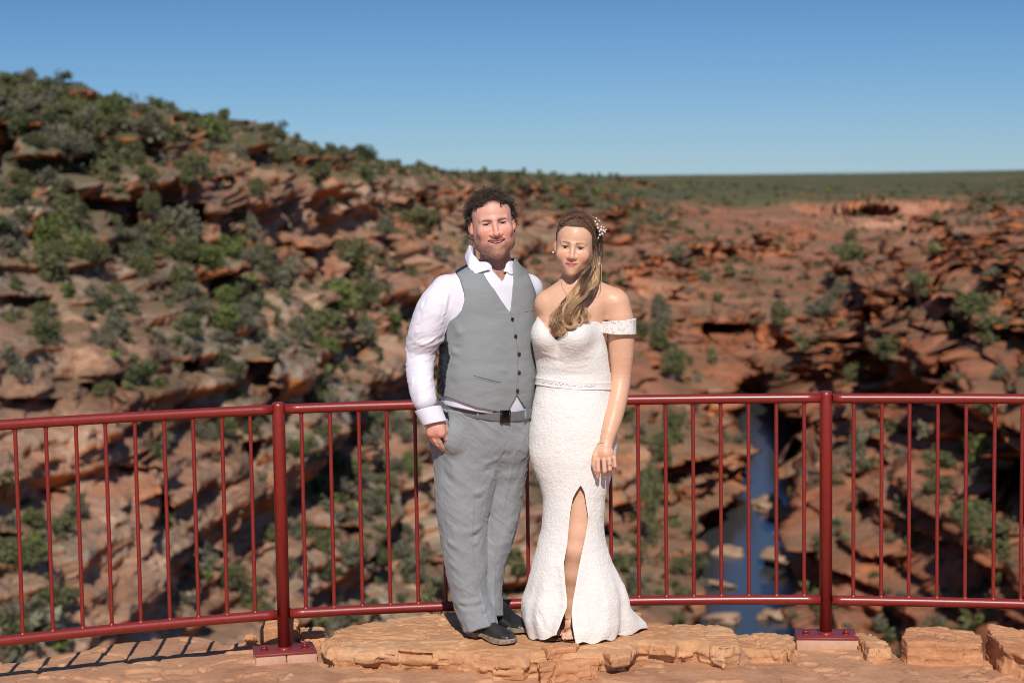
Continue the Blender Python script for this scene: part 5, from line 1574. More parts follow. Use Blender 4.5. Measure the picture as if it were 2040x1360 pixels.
d += 0.0060 * fbm(V @ RYm(35) * np.array((1.6, 1.6, 0.7)), 0.11, 3, 321) + 0.0028 * fbm(V @ RYm(-50) * np.array((1.6, 1.6, 0.6)), 0.05, 2, 322, ridged=True) + 0.0008 * fbm(V, 0.03, 2, 323)
trous = make('trousers', V + Nv * d[:, None], Q, MTR, man, True)
# belt
MBELT = cloth_mat('grey_belt', (0.13, 0.135, 0.14), 0.6, 900)
def waist_f(P): return vtube(P, wz, wcx, [YM] * 6, whw, [0.150, 0.148, 0.142, 0.128, 0.108, 0.05], 2.3)
def belt_f(P):
    u, v = pix(P)
    wl = np.interp(u, [860, 890, 950, 1000, 1030, 1060], [806, 816, 828, 835, 833, 827])
    d = waist_f(P) - 0.007
    return smax(smax(d, (wl - 14 - v) / 500., 0.002), (v - wl - 6) / 500., 0.002)
V, Q = nets(belt_f, (-0.34, 7.22, 0.84), (0.14, 7.60, 0.98), 0.0032)
belt = make('belt', V, Q, MBELT, man, True)
m = NT('black_buckle'); MBK = m.set(Base_Color=(0.012, 0.012, 0.013), Roughness=0.3)
p = march(belt_f, 1006, 829); n_ = grad(belt_f, p[None])[0]
ya = math.degrees(math.atan2(n_[0], -n_[1]))
bk = MB(); RB = RZm(ya)
for off, sz in (((0, -0.004, 0.0), (0.043, 0.005, 0.050)), ((-0.013, -0.0075, 0), (0.006, 0.004, 0.052)), ((0.018, -0.0075, 0), (0.006, 0.004, 0.052))):
    bk.box(p + RB @ np.array(off), sz, RB @ RYm(3), bev=0.0015)
bk.build('buckle', MBK, belt)
for x, y in ((952, 826), (1046, 826)):
    P = [march(belt_f, x + dx, y + dy) + grad(belt_f, march(belt_f, x + dx, y + dy)[None])[0] * 0.002 for dx, dy in ((0, -11), (0, -3), (0, 5), (0, 10))]
    MB().tube(P, [0.0045] * 4, 8).build('belt_loop', MTR, trous, smooth=True)

# shoes
m = NT('black_leather')
nz = m.noise(18, 4, 0.6, m.coord()); n2 = m.noise(240, 3, 0.6, m.coord())
MLEA = m.set(Base_Color=m.ramp(nz.outputs[0], [(0.3, (0.014, 0.013, 0.013)), (0.8, (0.035, 0.033, 0.032))]), Roughness=m.ramp(nz.outputs[0], [(0.3, (0.22,) * 3), (0.7, (0.42,) * 3)]), Normal=m.bump(n2.outputs[0], 0.15, 0.001))
m = NT('dusty_sole'); MSOLE = m.set(Base_Color=m.ramp(m.noise(60, 3, 0.6, m.coord()).outputs[0], [(0.35, (0.16, 0.12, 0.09)), (0.7, (0.36, 0.27, 0.19))]), Roughness=0.9)
def shoe(heel, toe, z0):
    heel = np.array(heel, float); toe = np.array(toe, float)
    ax = toe - heel; L = np.linalg.norm(ax); ang = math.degrees(math.atan2(ax[0], -ax[1])); R = RZm(ang)
    # local: x across, -y forward, heel at y=0
    hwk = ([0, .03, .10, .25, .42, .58, .72, .86, .95, 1.0], [0.004, 0.024, 0.034, 0.034, 0.033, 0.041, 0.047, 0.043, 0.028, 0.003])
    def loc(P): return (P - np.array((heel[0], heel[1], z0))) @ R
    def up(P):
        p = loc(P); t = -p[:, 1] / L; hw = np.interp(t, *hwk) - 0.003
        ztop = np.interp(t, [0, 0.1, 0.28, 0.42, 0.55, 0.75, 0.93, 1.0], [0.085, 0.094, 0.100, 0.088, 0.066, 0.052, 0.040, 0.020])
        zc = np.clip(p[:, 2] - 0.020, 0, 1) / np.maximum(ztop - 0.020, 0.01)
        hwz = hw * np.sqrt(np.clip(1 - zc ** 2.6, 0, 1))
        d = np.maximum((np.abs(p[:, 0] - 0.004 * np.sin(t * 3)) - np.maximum(hwz, 0)), (p[:, 2] - ztop) * 0.8)
        d = np.maximum(d, 0.016 - p[:, 2]); d = np.maximum(d, np.maximum(-t, t - 1) * L)
        groove = np.abs(p[:, 0] - 0.004 * np.sin(t * 3)) - (0.024 - 0.03 * np.clip(t - 0.6, 0, 1))
        d = d + np.where((t > 0.35) & (zc > 0.3), 0.0018 * np.exp(-(groove / 0.0022) ** 2), 0) 
        d = d + np.where(t > 0.35, 0.0016 * np.exp(-((t - 0.50 - 0.2 * np.abs(p[:, 0]) / 0.04) / 0.012) ** 2), 0)
        return d * 0.8
    def so(P):
        p = loc(P); t = -p[:, 1] / L; hw = np.interp(t, *hwk) + 0.003
        d = np.maximum(np.abs(p[:, 0] - 0.004 * np.sin(t * 3)) - hw, np.maximum(-t - 0.01, t - 1.01) * L)
        lift = np.interp(t, [0, .28, .30, .42, .6, .85, 1], [0, 0, .010, .009, 0, 0, .006])
        return np.maximum(d, np.maximum(p[:, 2] - 0.022 - lift * 0.3, lift - p[:, 2])) * 0.8
    c = (heel + toe) / 2
    lo = (c[0] - 0.17, c[1] - 0.17, z0 - 0.02); hi = (c[0] + 0.17, c[1] + 0.17, z0 + 0.13)
    V, Q = nets(up, lo, hi, 0.0026, slack=2.5); o = make('shoe', V, Q, MLEA, man, True)
    V, Q = nets(so, lo, hi, 0.0026, slack=2.5); make('sole', V, Q, MSOLE, o, True)
h1 = atz(934, 1263, 0.004); t1 = atz(1024, 1284, 0.004)
shoe(h1[:2], t1[:2], 0.006)
h2 = atz(985, 1238, 0.006); t2 = atz(1046, 1262, 0.006)
shoe(h2[:2] + np.array((-0.012, 0.03)), t2[:2], 0.006)

# curly hair
def hair_mat(name, rough=0.35):
    m = NT(name); return m.set(Base_Color=m.attr('Col'), Roughness=rough, Specular_IOR_Level=0.45)
MHAIR = hair_mat('curly_hair', 0.38)
g = np.random.default_rng(77)
hb = MB()
dark = np.array((0.030, 0.020, 0.014)); brown = np.array((0.085, 0.055, 0.038))
def scalp_pt():
    while True:
        a = g.normal(size=3); a /= np.linalg.norm(a)
        p = np.array((0, 0.018, 0.036)) + a * np.array((0.078, 0.100, 0.081))
        line = 0.060 + 0.006 * math.cos(p[0] * 60) - 0.95 * max(0, p[1] + 0.045)      # front hairline drops towards the nape
        low = -0.075 if p[1] < 0.03 else -0.105
        if p[2] > max(line, low) and not (p[1] < -0.040 and p[2] < 0.060) and not (abs(p[0]) > 0.066 and p[2] < 0.022 and p[1] < 0.004):
            return p, a
for k in range(2100):
    p, a = scalp_pt()
    L = g.uniform(0.028, 0.055)
    npt = 18
    rr = g.uniform(0.003, 0.010); turns = g.uniform(0.5, 1.5) ; ph = g.uniform(0, 6.28)
    side_ = np.array((np.sign(p[0]) * 0.5, 0.25, 0.0))
    frt = p[1] < -0.03
    dirn = a * (0.35 if frt else 0.5) + np.array((g.normal() * 0.4 + (0.3 * np.sign(p[0]) if frt else 0), 0.45 + g.normal() * 0.3, g.normal() * 0.35 + (0.25 if frt and p[2] > 0.05 else (-0.75 if p[2] < 0.055 else -0.1))))
    dirn /= np.linalg.norm(dirn)
    u_, v2 = frame(dirn)
    t = np.linspace(0, 1, npt)[:, None]
    w = np.minimum(1, t * 3)
    pts = p - a * 0.004 + dirn * L * t * 0.75 + a * 0.007 * np.sin(np.pi * t) + rr * w * (np.cos(ph + turns * 6.28 * t) * u_ + np.sin(ph + turns * 6.28 * t) * v2)
    # keep the curl outside the skull
    q = pts - np.array((0, 0.018, 0.036)); e = np.linalg.norm(q / np.array((0.077, 0.099, 0.090)), axis=1, keepdims=True)
    pts = np.where(e < 1.0, np.array((0, 0.018, 0.036)) + q / e * 1.0, pts)
    th_ = g.uniform(0.0006, 0.0017)
    c = dark + (brown - dark) * (g.random() ** 2)
    hb.tube(HM.w(pts), th_ * np.interp(t[:, 0], [0, 0.2, 0.8, 1], [0.8, 1, 0.8, 0.25]), 5, caps=False, col=c)
# longer wisps blowing out at the viewer's left, and fine flyaways
for k in range(90):
    z0 = g.uniform(-0.06, 0.09); p = np.array((-0.074 + 0.02 * g.random(), 0.02 + 0.06 * g.random(), z0)) if g.random() < 0.72 else np.array((0.072, 0.03, g.uniform(-0.03, 0.05)))
    sx = np.sign(p[0]); L = g.uniform(0.02, 0.05); t = np.linspace(0, 1, 18)[:, None]
    a0 = g.uniform(-0.4, 2.6); tw = g.uniform(-1, 1) * 4.0
    ang = a0 + tw * t
    step = np.concatenate([np.cos(ang) * sx * 0.8, 0.2 * np.sin(3 * ang), np.sin(ang) * 0.8], 1)
    pts = p + np.cumsum(step, 0) * L / 9
    th_ = 0.0004 if k % 3 else 0.0009
    hb.tube(HM.w(pts), np.full(18, th_), 4, caps=False, col=brown)
hb.build('hair', MHAIR, man, smooth=True)
# ear plug
m = NT('black_plug'); MPLUG = m.set(Base_Color=(0.01, 0.01, 0.01), Roughness=0.2)
p = HM.w((0.0790, 0.000, -0.033)); MB().tube([p + (-0.001, 0.004, 0), p + (0.001, -0.005, 0)], 0.0046, 16).build('ear_plug', MPLUG, man, smooth=True)
# ------------------------------------------------------------------ the bride
YW = 7.37
wo_ = empty('person', (float(at(1140, 1265, YW)[0]), YW, 0.0), 'bride in white lace off-shoulder dress, light brown hair braided over her shoulder', 'person')
wskin = np.array((0.70, 0.415, 0.280))
HW = Head(at(1145, 491, YW), -7, 3, 5, 0.975, 1, smile=0.28)
nk0 = HW.w((0, 0.030, -0.080)); nk1 = mk(1148, 582, YW + 0.02)
aw_pts = [mk(1230, 606, 7.38), mk(1236, 650, 7.38), mk(1238, 700, 7.385), mk(1237, 745, 7.39), mk(1231, 790, 7.36), mk(1222, 828, 7.32), mk(1212, 865, 7.285), mk(1207, 886, 7.27)]
aw_r = [0.050, 0.0565, 0.0505, 0.042, 0.040, 0.039, 0.0315, 0.026]
AWD, AWR = dense(aw_pts, aw_r, 24)
yaw2 = -22.0
RW = RZm(yaw2)
ch = [(560, 1122, 1175, .050), (572, 1106, 1200, .060), (586, 1090, 1220, .075), (604, 1082, 1222, .090), (630, 1074, 1212, .098), (660, 1068, 1206, .100), (700, 1066, 1209, .096), (745, 1073, 1213, .088), (790, 1068, 1218, .095), (850, 1060, 1224, .110), (900, 1062, 1222, .112)]
cz, ccx, chw = outl([r[:3] for r in ch], YW)
cry = [r[3] for r in ch]
def wtorso(P, off=0.0): return vtube(P, cz, ccx, [YW + 0.015] * len(cz), chw - 0.002, cry, 2.1) - off
bL, bR_ = mk(1088, 667, 7.300), mk(1143, 668, 7.282)
def bust(P, off=0.0): return smin(ell(P, bL, (0.056, 0.062, 0.062)), ell(P, bR_, (0.066, 0.062, 0.064)), 0.012) - off
wk = [(1191, 917, 7.235), (1203, 917, 7.230), (1214, 915, 7.233), (1223.5, 911, 7.242)]
wp = [(1192, 937, 7.228), (1204.5, 938, 7.224), (1215, 934, 7.228), (1225, 928, 7.238)]
wt = [(1191, 949, 7.243), (1204.5, 945, 7.246), (1214, 941, 7.250), (1223, 936, 7.256)]
def whand(P):
    d = smin(cone(P, aw_pts[-1], mk(1206, 902, 7.256), 0.025, 0.030), ell(P, mk(1206, 905, 7.248), (0.034, 0.016, 0.030)), 0.012)
    for k in range(4):
        a, b, c = mk(*wk[k]), mk(*wp[k]), mk(*wt[k])
        r = (0.0092, 0.0095, 0.0090, 0.0078)[k]
        f = smin(cone(P, a, b, r * 1.06, r * 0.93), cone(P, b, c, r * 0.95, r * 0.82), 0.003)
        f = smin(f, cone(P, c, c + np.array((0.0, 0.022, 0.006)), r * 0.82, r * 0.75), 0.003)
        d = smin(d, f, 0.0035)
    th = chain(P, [mk(1193, 892, 7.262), mk(1185, 908, 7.246), mk(1183, 925, 7.243), mk(1187, 940, 7.247)], [0.013, 0.0115, 0.0100, 0.0078])
    return smin(d, th, 0.006)
lgA = [mk(1166, 880, 7.38), mk(1163, 960, 7.37), mk(1152, 1060, 7.335), mk(1147, 1092, 7.325), mk(1143, 1140, 7.350), mk(1138, 1200, 7.375), mk(1135, 1243, 7.385)]
lrA = [0.090, 0.078, 0.056, 0.051, 0.048, 0.034, 0.027]
lgB = [mk(1112, 880, 7.39), mk(1110, 965, 7.40), mk(1108, 1075, 7.41), mk(1105, 1140, 7.43), mk(1106, 1240, 7.44)]
lrB = [0.080, 0.062, 0.050, 0.048, 0.027]
def w_body(P):
    d = np.full(len(P), 1.0); z = P[:, 2]
    m = z > 1.38
    if m.any():
        d[m] = np.minimum(HW.sdf(P[m]), 0.5)
        d[m] = smin(d[m], cone(P[m], nk0, nk1, 0.048, 0.052), 0.016)
    m = (z > 0.60)
    if m.any():
        Q = P[m]
        t = wtorso(Q, -0.003)
        t = smin(t, bust(Q, -0.008), 0.03)
        t = smin(t, cone(Q, mk(1150, 566, 7.40), mk(1222, 596, 7.39), 0.046, 0.046), 0.035)
        t = smin(t, cone(Q, mk(1146, 566, 7.40), mk(1092, 600, 7.39), 0.046, 0.044), 0.035)
        a = chain(Q, AWD, AWR)
        t = np.where(z[m] > 1.28, smin(t, a, 0.028), np.minimum(t, a))
        b = chain(Q, [mk(1088, 606, 7.39), mk(1082, 650, 7.48), mk(1062, 700, 7.64), mk(1010, 752, 7.64)], [0.048, 0.046, 0.040, 0.034])
        t = smin(t, b, 0.015)
        d[m] = smin(d[m], t, 0.022)
    m = (z > 0.62) & (z < 0.92) & (P[:, 0] > 0.24)
    if m.any():
        d[m] = smin(d[m], whand(P[m]), 0.010)
    m = z < 1.0
    if m.any():
        Q = P[m]
        l = smin(chain(Q, lgA, lrA, 0.02), chain(Q, lgB, lrB), 0.01)
        l = smin(l, wtorso(Q, -0.02), 0.03)
        for a in (lgA[-1], lgB[-1]):
            toe = np.array((a[0] - 0.004, a[1] - 0.115, 0.035)); he = np.array((a[0], a[1] + 0.02, 0.045))
            l = smin(l, chain(Q, [he, (a + toe) / 2 + (0, 0, -0.005), toe], [0.026, 0.024, 0.017]), 0.014)
            for k in range(5):
                x = (k - 2) * 0.0125
                l = smin(l, cone(Q, toe + (x, 0.0, 0.0), toe + (x * 1.05, -0.030 + 0.004 * abs(k - 1.5), -0.010), 0.0085, 0.0070), 0.004)
        d[m] = np.minimum(d[m], l)
    return d
V, Q = nets(w_body, (-0.06, 7.08, 0.0), (0.56, 7.74, 1.76), 0.0030, slack=1.7)
Nv = grad(w_body, V, 0.003)
sg = []
for a in [(1128, 588, 1098, 592, 0.008, 0.0035), (1150, 590, 1200, 592, 0.009, 0.004), (1112, 600, 1128, 598, 0.010, -0.002), (1160, 603, 1200, 603, 0.012, -0.003), (1122, 552, 1134, 584, 0.006, 0.002)]: S(*a, 7.30)
d = fold(V, Nv, sg)
uu, vv = pix(V)
V = V + Nv * d[:, None]
col = np.tile(wskin, (len(V), 1))
hm = V[:, 2] > 1.44
col[hm] = HW.paint(V[hm], wskin, (0.50, 0.165, 0.14), (0.075, 0.038, 0.024), None, (1.04, 0.74, 0.68))
p = HW.loc(V)
k = np.exp(-(((p[:, 0] - 0.040) / 0.0022) ** 2 + ((p[:, 2] + 0.014) / 0.0022) ** 2)) * (p[:, 1] < -0.03); col = col * (1 - 0.7 * k[:, None])     # beauty spot
kn_ = np.zeros(len(V))
for a in wk + wp: kn_ = np.maximum(kn_, np.exp(-(np.linalg.norm(V - mk(*a), axis=1) / 0.009) ** 2))
col = col * (1 - 0.22 * kn_[:, None] * np.array((0.0, 1, 1)))
hl = p[:, 2] - (0.082 - 1.25 * np.clip(p[:, 1] + 0.065, 0, 1))
sc_ = sstep(hl, 0.0, 0.006) * hm * (np.abs(p[:, 0]) < 0.078) * (p[:, 2] > -0.08)
col = col * (1 - sc_[:, None]) + np.array((0.05, 0.03, 0.02)) * sc_[:, None]
MSKINW = skin_mat('skin_tan', 0.40)
make('body', V, Q, MSKINW, wo_, True, col)
eye_parts(HW, wo_, (0.045, 0.035, 0.025))
m = NT('nail_polish'); MNAIL = m.set(Base_Color=(0.60, 0.42, 0.40), Roughness=0.15)
p = mk(1185, 936, 7.236); V, T = rock_mesh((0.008, 0.004, 0.012), 3, sub=2, rough=0, edge=2.5); make('thumb_nail', V + p, None, MNAIL, wo_, True, F3=T)

# lace gown
m = NT('white_lace')
co = m.coord(); nd = m.noise(30, 3, 0.6, co); 
vo = m.n('ShaderNodeTexVoronoi'); vo.feature = 'DISTANCE_TO_EDGE'; vo.inputs['Scale'].default_value = 95
mxv = m.mix(0.06, co, nd.outputs['Color']); m.l(mxv, vo.inputs['Vector'])
v1 = m.ramp(vo.outputs[0], [(0.0, (1, 1, 1)), (0.12, (0, 0, 0))])
fine = m.noise(900, 2, 0.5, co)
bp = m.bump(v1, 0.35, 0.0012, m.bump(fine.outputs[0], 0.3, 0.0006))
c = m.mix(v1, (0.77, 0.745, 0.71), (0.86, 0.84, 0.81))
c = m.mix(0.5, c, m.ramp(fine.outputs[0], [(0.3, (0.85,) * 3), (0.7, (1.1,) * 3)]), 'MULTIPLY')
MLACE = m.set(Base_Color=c, Roughness=0.8, Normal=bp, Specular_IOR_Level=0.25, Sheen_Weight=0.2)
def lace(P):
    w = P + 0.010 * np.stack([fbm(P, 0.03, 2, 401), fbm(P, 0.03, 2, 402), fbm(P, 0.03, 2, 403)], -1)
    r = 1 - np.abs(noise3(w, 0.009, 405)) * 3.2
    r2 = 1 - np.abs(noise3(w, 0.018, 407)) * 4.5
    return np.clip(r, 0, 1) * 0.0009 + np.clip(r2, 0, 1) * 0.0008
bd = [(618, 1073, 1198, .098), (640, 1068, 1202, .104), (660, 1064, 1205, .108), (680, 1062, 1207, .108), (700, 1063, 1210, .112), (722, 1067, 1212.5, .104), (748, 1069.5, 1216, .092), (775, 1067.5, 1217, .097), (800, 1063, 1219, .108)]
dz, dcx, dhw = outl([r[:3] for r in bd], YW)
dry = [r[3] for r in bd]
neckl = [(1040, 628), (1068, 628), (1076, 636), (1084, 646), (1096, 663), (1108, 677), (1122, 664), (1138, 652), (1153, 645), (1169, 641.5), (1194, 640), (1230, 642), (1230, 540), (1040, 540)]
def bod(P):
    d = vtube(P, dz, dcx, [YW + 0.012] * len(dz), dhw, dry, 2.1)
    d = smin(d, bust(P, 0.0005), 0.055)
    d = smax(d, -polypx(P, neckl), 0.002)
    return smax(d, P[:, 2] - at(1140, 632, YW)[2], 0.002) if False else d
V, Q = nets(bod, (0.02, 7.16, 0.84), (0.42, 7.56, 1.30), 0.0028, slack=1.8)
Nv = grad(bod, V, 0.003)
sg = []
for a in [(1072, 700, 1110, 712, 0.008, 0.002), (1072, 712, 1120, 722, 0.007, -0.002), (1130, 716, 1200, 705, 0.008, 0.002), (1075, 730, 1130, 736, 0.007, 0.0018), (1150, 735, 1210, 728, 0.008, -0.002), (1118, 690, 1112, 740, 0.010, -0.003)]: S(*a, 7.28)
d = fold(V, Nv, sg) + lace(V)
dress = make('lace_gown', V + Nv * d[:, None], Q, MLACE, wo_, True)
# skirt
sk = [(740, 1070, 1216, .0945, YW + .012), (772, 1068, 1216.5, .099, YW + .012), (800, 1063, 1220, .110, YW + .012), (825, 1059, 1224, .117, YW + .012), (866, 1054.5, 1229, .124, YW + .012), (900, 1055, 1227, .124, YW + .01), (939, 1066, 1220, .118, YW + .008),
      (962, 1075, 1213, .113, YW + .006), (1002, 1082.5, 1204.5, .106, YW), (1039, 1080.5, 1202, .104, YW), (1085, 1071, 1207.6, .108, YW), (1115, 1063, 1217, .116, YW), (1143, 1055, 1230, .128, YW + .005), (1172, 1047, 1243, .142, YW + .012),
      (1199, 1039, 1249, .158, YW + .018), (1225, 1039, 1250, .170, YW + .022), (1245, 1044, 1246, .176, YW + .024), (1266, 1050, 1238, .176, YW + .024)]
sy = np.array([r[0] for r in sk], float)
sz, scx, shw = [], [], []
for r in sk:
    a = at(r[1], r[0], r[4]); b = at(r[2], r[0], r[4]); sz.append((a[2] + b[2]) / 2); scx.append((a[0] + b[0]) / 2); shw.append((b[0] - a[0]) / 2)
sz, scx, shw = map(np.array, (sz, scx, shw))
slL = ([957, 971, 983, 1010, 1033, 1073, 1110, 1150, 1178, 1200, 1225, 1266], [1156.4, 1147, 1141, 1136, 1133.5, 1130, 1123, 1126, 1129, 1128, 1120, 1108])
slR = ([957, 971, 990, 1023, 1050, 1073, 1116, 1150, 1178, 1200, 1225, 1266], [1156.8, 1164, 1167, 1172, 1168, 1163, 1153, 1146.5, 1141, 1138, 1140, 1148])
NTH, NRW = 460, 480
pyr = np.linspace(742, 1266, NRW)
G = np.zeros((NRW, NTH, 3))
tq = np.linspace(0, 1, NTH)
for i, py in enumerate(pyr):
    z = np.interp(py, sy, sz); cx = cub(np.array([py]), sy, scx)[0]; rx = cub(np.array([py]), sy, shw)[0]; ry = cub(np.array([py]), sy, [r[3] for r in sk])[0]; cy = np.interp(py, sy, [r[4] for r in sk])
    if py <= 957: eL = eR = at(1156.6, py, cy - ry)[0]
    else: eL = at(np.interp(py, *slL), py, cy - ry * 0.97)[0]; eR = at(np.interp(py, *slR), py, cy - ry * 0.97)[0]
    tL = math.asin(max(-.99, min(.99, (eL - cx) / rx))); tR = math.asin(max(-.99, min(.99, (eR - cx) / rx)))
    th = tR + (2 * math.pi + tL - tR) * tq
    fl = sstep(np.array([py]), 1060, 1235)[0]
    rip = fl * (0.035 * np.sin(5 * th + 0.6 + py * 0.004) + 0.028 * np.sin(9 * th + 2.0 - py * 0.006) + 0.015 * np.sin(15 * th + py * 0.01)) * (0.35 + 0.65 * np.abs(np.sin(th / 2)) + 0.25 * (py > 1150))
    bulge = 1 + rip - 0.05 * fl * 0
    X_ = cx + rx * bulge * np.sin(th); Y_ = cy - ry * bulge * np.cos(th)
    Z_ = np.full(NTH, z)
    edge = np.minimum(tq, 1 - tq) * (2 * math.pi)
    # fabric rolls slightly out at the slit edges low down
    ro = fl * 0.018 * np.exp(-(edge / 0.12) ** 2); Y_ -= ro
    lowt = sstep(np.array([py]), 1150, 1266)[0]
    tr = np.exp(-((th - math.radians(108)) / math.radians(26)) ** 2); X_ += 0.115 * tr * lowt ** 4; Y_ += 0.03 * tr * lowt ** 4
    tr2 = np.exp(-((th - math.radians(180)) / math.radians(45)) ** 2); Y_ += 0.09 * tr2 * lowt ** 3
    G[i] = np.stack([X_, Y_, Z_], 1)
    # left panel hem rides up beside the slit
    G[i, :, 2] += lowt * 0.045 * np.exp(-((2 * math.pi + tL - th) / 0.35) ** 2)
    if i > NRW - 14: G[i, :, 2] = np.maximum(G[i, :, 2], 0.012) + 0.006 * np.sin(13 * th)
Ng = np.cross(np.gradient(G, axis=1), np.gradient(G, axis=0)); Ng /= np.linalg.norm(Ng, axis=-1, keepdims=True) + 1e-9
outw = np.stack([G[..., 0] - G[..., 0].mean(1, keepdims=True), G[..., 1] - G[..., 1].mean(1, keepdims=True), 0 * G[..., 0]], -1)
if (Ng * outw).sum(-1).mean() < 0: Ng = -Ng
Gf = G.reshape(-1, 3); Nf = Ng.reshape(-1, 3)
sg = []
for a in [(1075, 800, 1130, 830, 0.010, 0.002), (1070, 850, 1120, 900, 0.010, 0.002), (1085, 930, 1140, 975, 0.010, 0.004), (1090, 950, 1145, 1000, 0.008, -0.004), (1085, 990, 1128, 1040, 0.009, 0.004), (1175, 980, 1200, 1010, 0.009, -0.003), (1178, 1050, 1200, 1030, 0.010, 0.004), (1172, 1090, 1190, 1130, 0.010, 0.004),
          (1090, 1060, 1100, 1120, 0.010, -0.004), (1075, 1110, 1070, 1190, 0.011, 0.005), (1190, 1120, 1205, 1200, 0.010, -0.005), (1060, 1200, 1085, 1250, 0.012, -0.007), (1045, 1225, 1075, 1240, 0.010, 0.007), (1185, 1160, 1190, 1240, 0.012, 0.005), (1215, 1160, 1235, 1230, 0.010, -0.006), (1225, 1200, 1245, 1225, 0.010, 0.007)]: S(*a, 7.25)
d = fold(Gf, Nf, sg) + lace(Gf) + 0.0018 * fbm(Gf, 0.05, 3, 411)
outer = Gf + Nf * (d + 0.0015)[:, None]; inner = Gf - Nf * 0.0012
nV = len(Gf)
ii, jj = np.meshgrid(np.arange(NRW - 1), np.arange(NTH - 1), indexing='ij')
F = np.stack([ii * NTH + jj, ii * NTH + jj + 1, (ii + 1) * NTH + jj + 1, (ii + 1) * NTH + jj], -1).reshape(-1, 4)
ks = int(np.searchsorted(pyr, 957)); r_ = np.arange(ks)          # closed seam above the slit
seam = np.stack([r_ * NTH + NTH - 1, r_ * NTH, (r_ + 1) * NTH, (r_ + 1) * NTH + NTH - 1], 1)
r_ = np.arange(ks + 1, NRW - 1)
e1 = np.stack([r_ * NTH, (r_ + 1) * NTH, (r_ + 1) * NTH + nV, r_ * NTH + nV], 1)
e2 = np.stack([(r_ + 1) * NTH - 1, (r_ + 1) * NTH - 1 + nV, (r_ + 2) * NTH - 1 + nV, (r_ + 2) * NTH - 1], 1)
c_ = np.arange(NTH - 1); b_ = (NRW - 1) * NTH
e3 = np.stack([b_ + c_, b_ + c_ + 1, b_ + c_ + 1 + nV, b_ + c_ + nV], 1)
# match the two seam columns above the slit
mid = (outer.reshape(NRW, NTH, 3)[:ks + 1, 0] + outer.reshape(NRW, NTH, 3)[:ks + 1, -1]) / 2
O3 = outer.reshape(NRW, NTH, 3)
O3[:ks + 1, 0] = mid; O3[:ks + 1, -1] = mid
o = make('skirt', np.concatenate([O3.reshape(-1, 3), inner]), np.concatenate([F, F[:, ::-1] + nV, e1, e2, e3]), MLACE, dress, True)
bm = bmesh.new(); bm.from_mesh(o.data); bmesh.ops.remove_doubles(bm, verts=bm.verts, dist=0.00002); bmesh.ops.recalc_face_normals(bm, faces=bm.faces); bm.to_mesh(o.data); bm.free()
# beaded waist sash
def sash(P):
    u, v = pix(P)
    c = np.interp(u, [1065, 1100, 1150, 1220], [758, 764, 769, 769])
    d = vtube(P, dz, dcx, [YW + 0.012] * len(dz), dhw, dry, 2.1) - 0.0045
    e = (v - c) / 500.
    d = d - 0.0022 * np.exp(-((np.abs(e) - 0.013) / 0.002) ** 2)
    return smax(d, np.abs(e) - 0.0150, 0.002)
m = NT('satin_ribbon'); MSAT = m.set(Base_Color=(0.76, 0.72, 0.70), Roughness=0.45, Normal=m.bump(m.noise(500, 2, 0.5, m.coord()).outputs[0], 0.2, 0.0005))
V, Q = nets(sash, (0.04, 7.2, 0.95), (0.42, 7.54, 1.16), 0.0026, slack=2.2)
sa = make('waist_sash', V, Q, MSAT, dress, True)
m = NT('crystal_bead'); MCRY = m.set(Base_Color=(0.55, 0.50, 0.50), Roughness=0.12, Metallic=0.75)
cr = MB(); g = np.random.default_rng(8)
for k in range(74):
    x = 1076 + 110 * k / 73 + g.normal() * 0.5; y = np.interp(x, [1065, 1100, 1150, 1220], [758, 764, 769, 769]) + g.normal() * 1.3
    p = march(sash, x, y); s_ = g.uniform(0.003, 0.0058)
    V, T = rock_mesh((s_, s_, s_), k % 5, sub=1, rough=0.1); cr.add(V + p, None, T)
cr.build('bead_trim', MCRY, sa)
# off-shoulder sleeve band
def band(P):
    u, v = pix(P)
    o_ = vtube(P, [at(1230, 690, YW)[2], at(1230, 610, YW)[2]], [at(1231, 651, YW)[0]] * 2, [7.375] * 2, [0.0735, 0.0725], [0.072, 0.071], 2.3)
    i_ = o_ + 0.0055
    top = np.interp(u, [1190, 1215, 1245, 1270], [641, 639.5, 638, 633]); bot = np.interp(u, [1195, 1230, 1270], [663, 667, 666.5])
    d = np.maximum(o_, -i_)
    return smax(smax(d, (top - v) / 500., 0.001), (v - bot) / 500., 0.001)
V, Q = nets(band, (0.30, 7.26, 1.14), (0.54, 7.49, 1.32), 0.0024, slack=2.6)
Nv = grad(band, V, 0.003); 
m = NT('sheer_lace_band')
co = m.coord(); vo = m.n('ShaderNodeTexVoronoi'); vo.inputs['Scale'].default_value = 190
nd = m.noise(60, 2, 0.5, co); m.l(m.mix(0.02, co, nd.outputs['Color']), vo.inputs['Vector'])
sx_ = m.noise(48, 2, 0.5, co)
hole = m.mix(1.0, m.ramp(vo.outputs[0], [(0.32, (1,) * 3), (0.40, (0,) * 3)]), m.ramp(sx_.outputs[0], [(0.46, (0,) * 3), (0.52, (1,) * 3)]), 'MULTIPLY')
MBAND = m.set(Base_Color=m.mix(hole, (0.78, 0.755, 0.72), (0.42, 0.27, 0.21)), Roughness=0.8, Normal=m.bump(vo.outputs[0], 0.5, 0.001))
make('sleeve_band', V + Nv * (0.6 * lace(V))[:, None], Q, MBAND, dress, True)
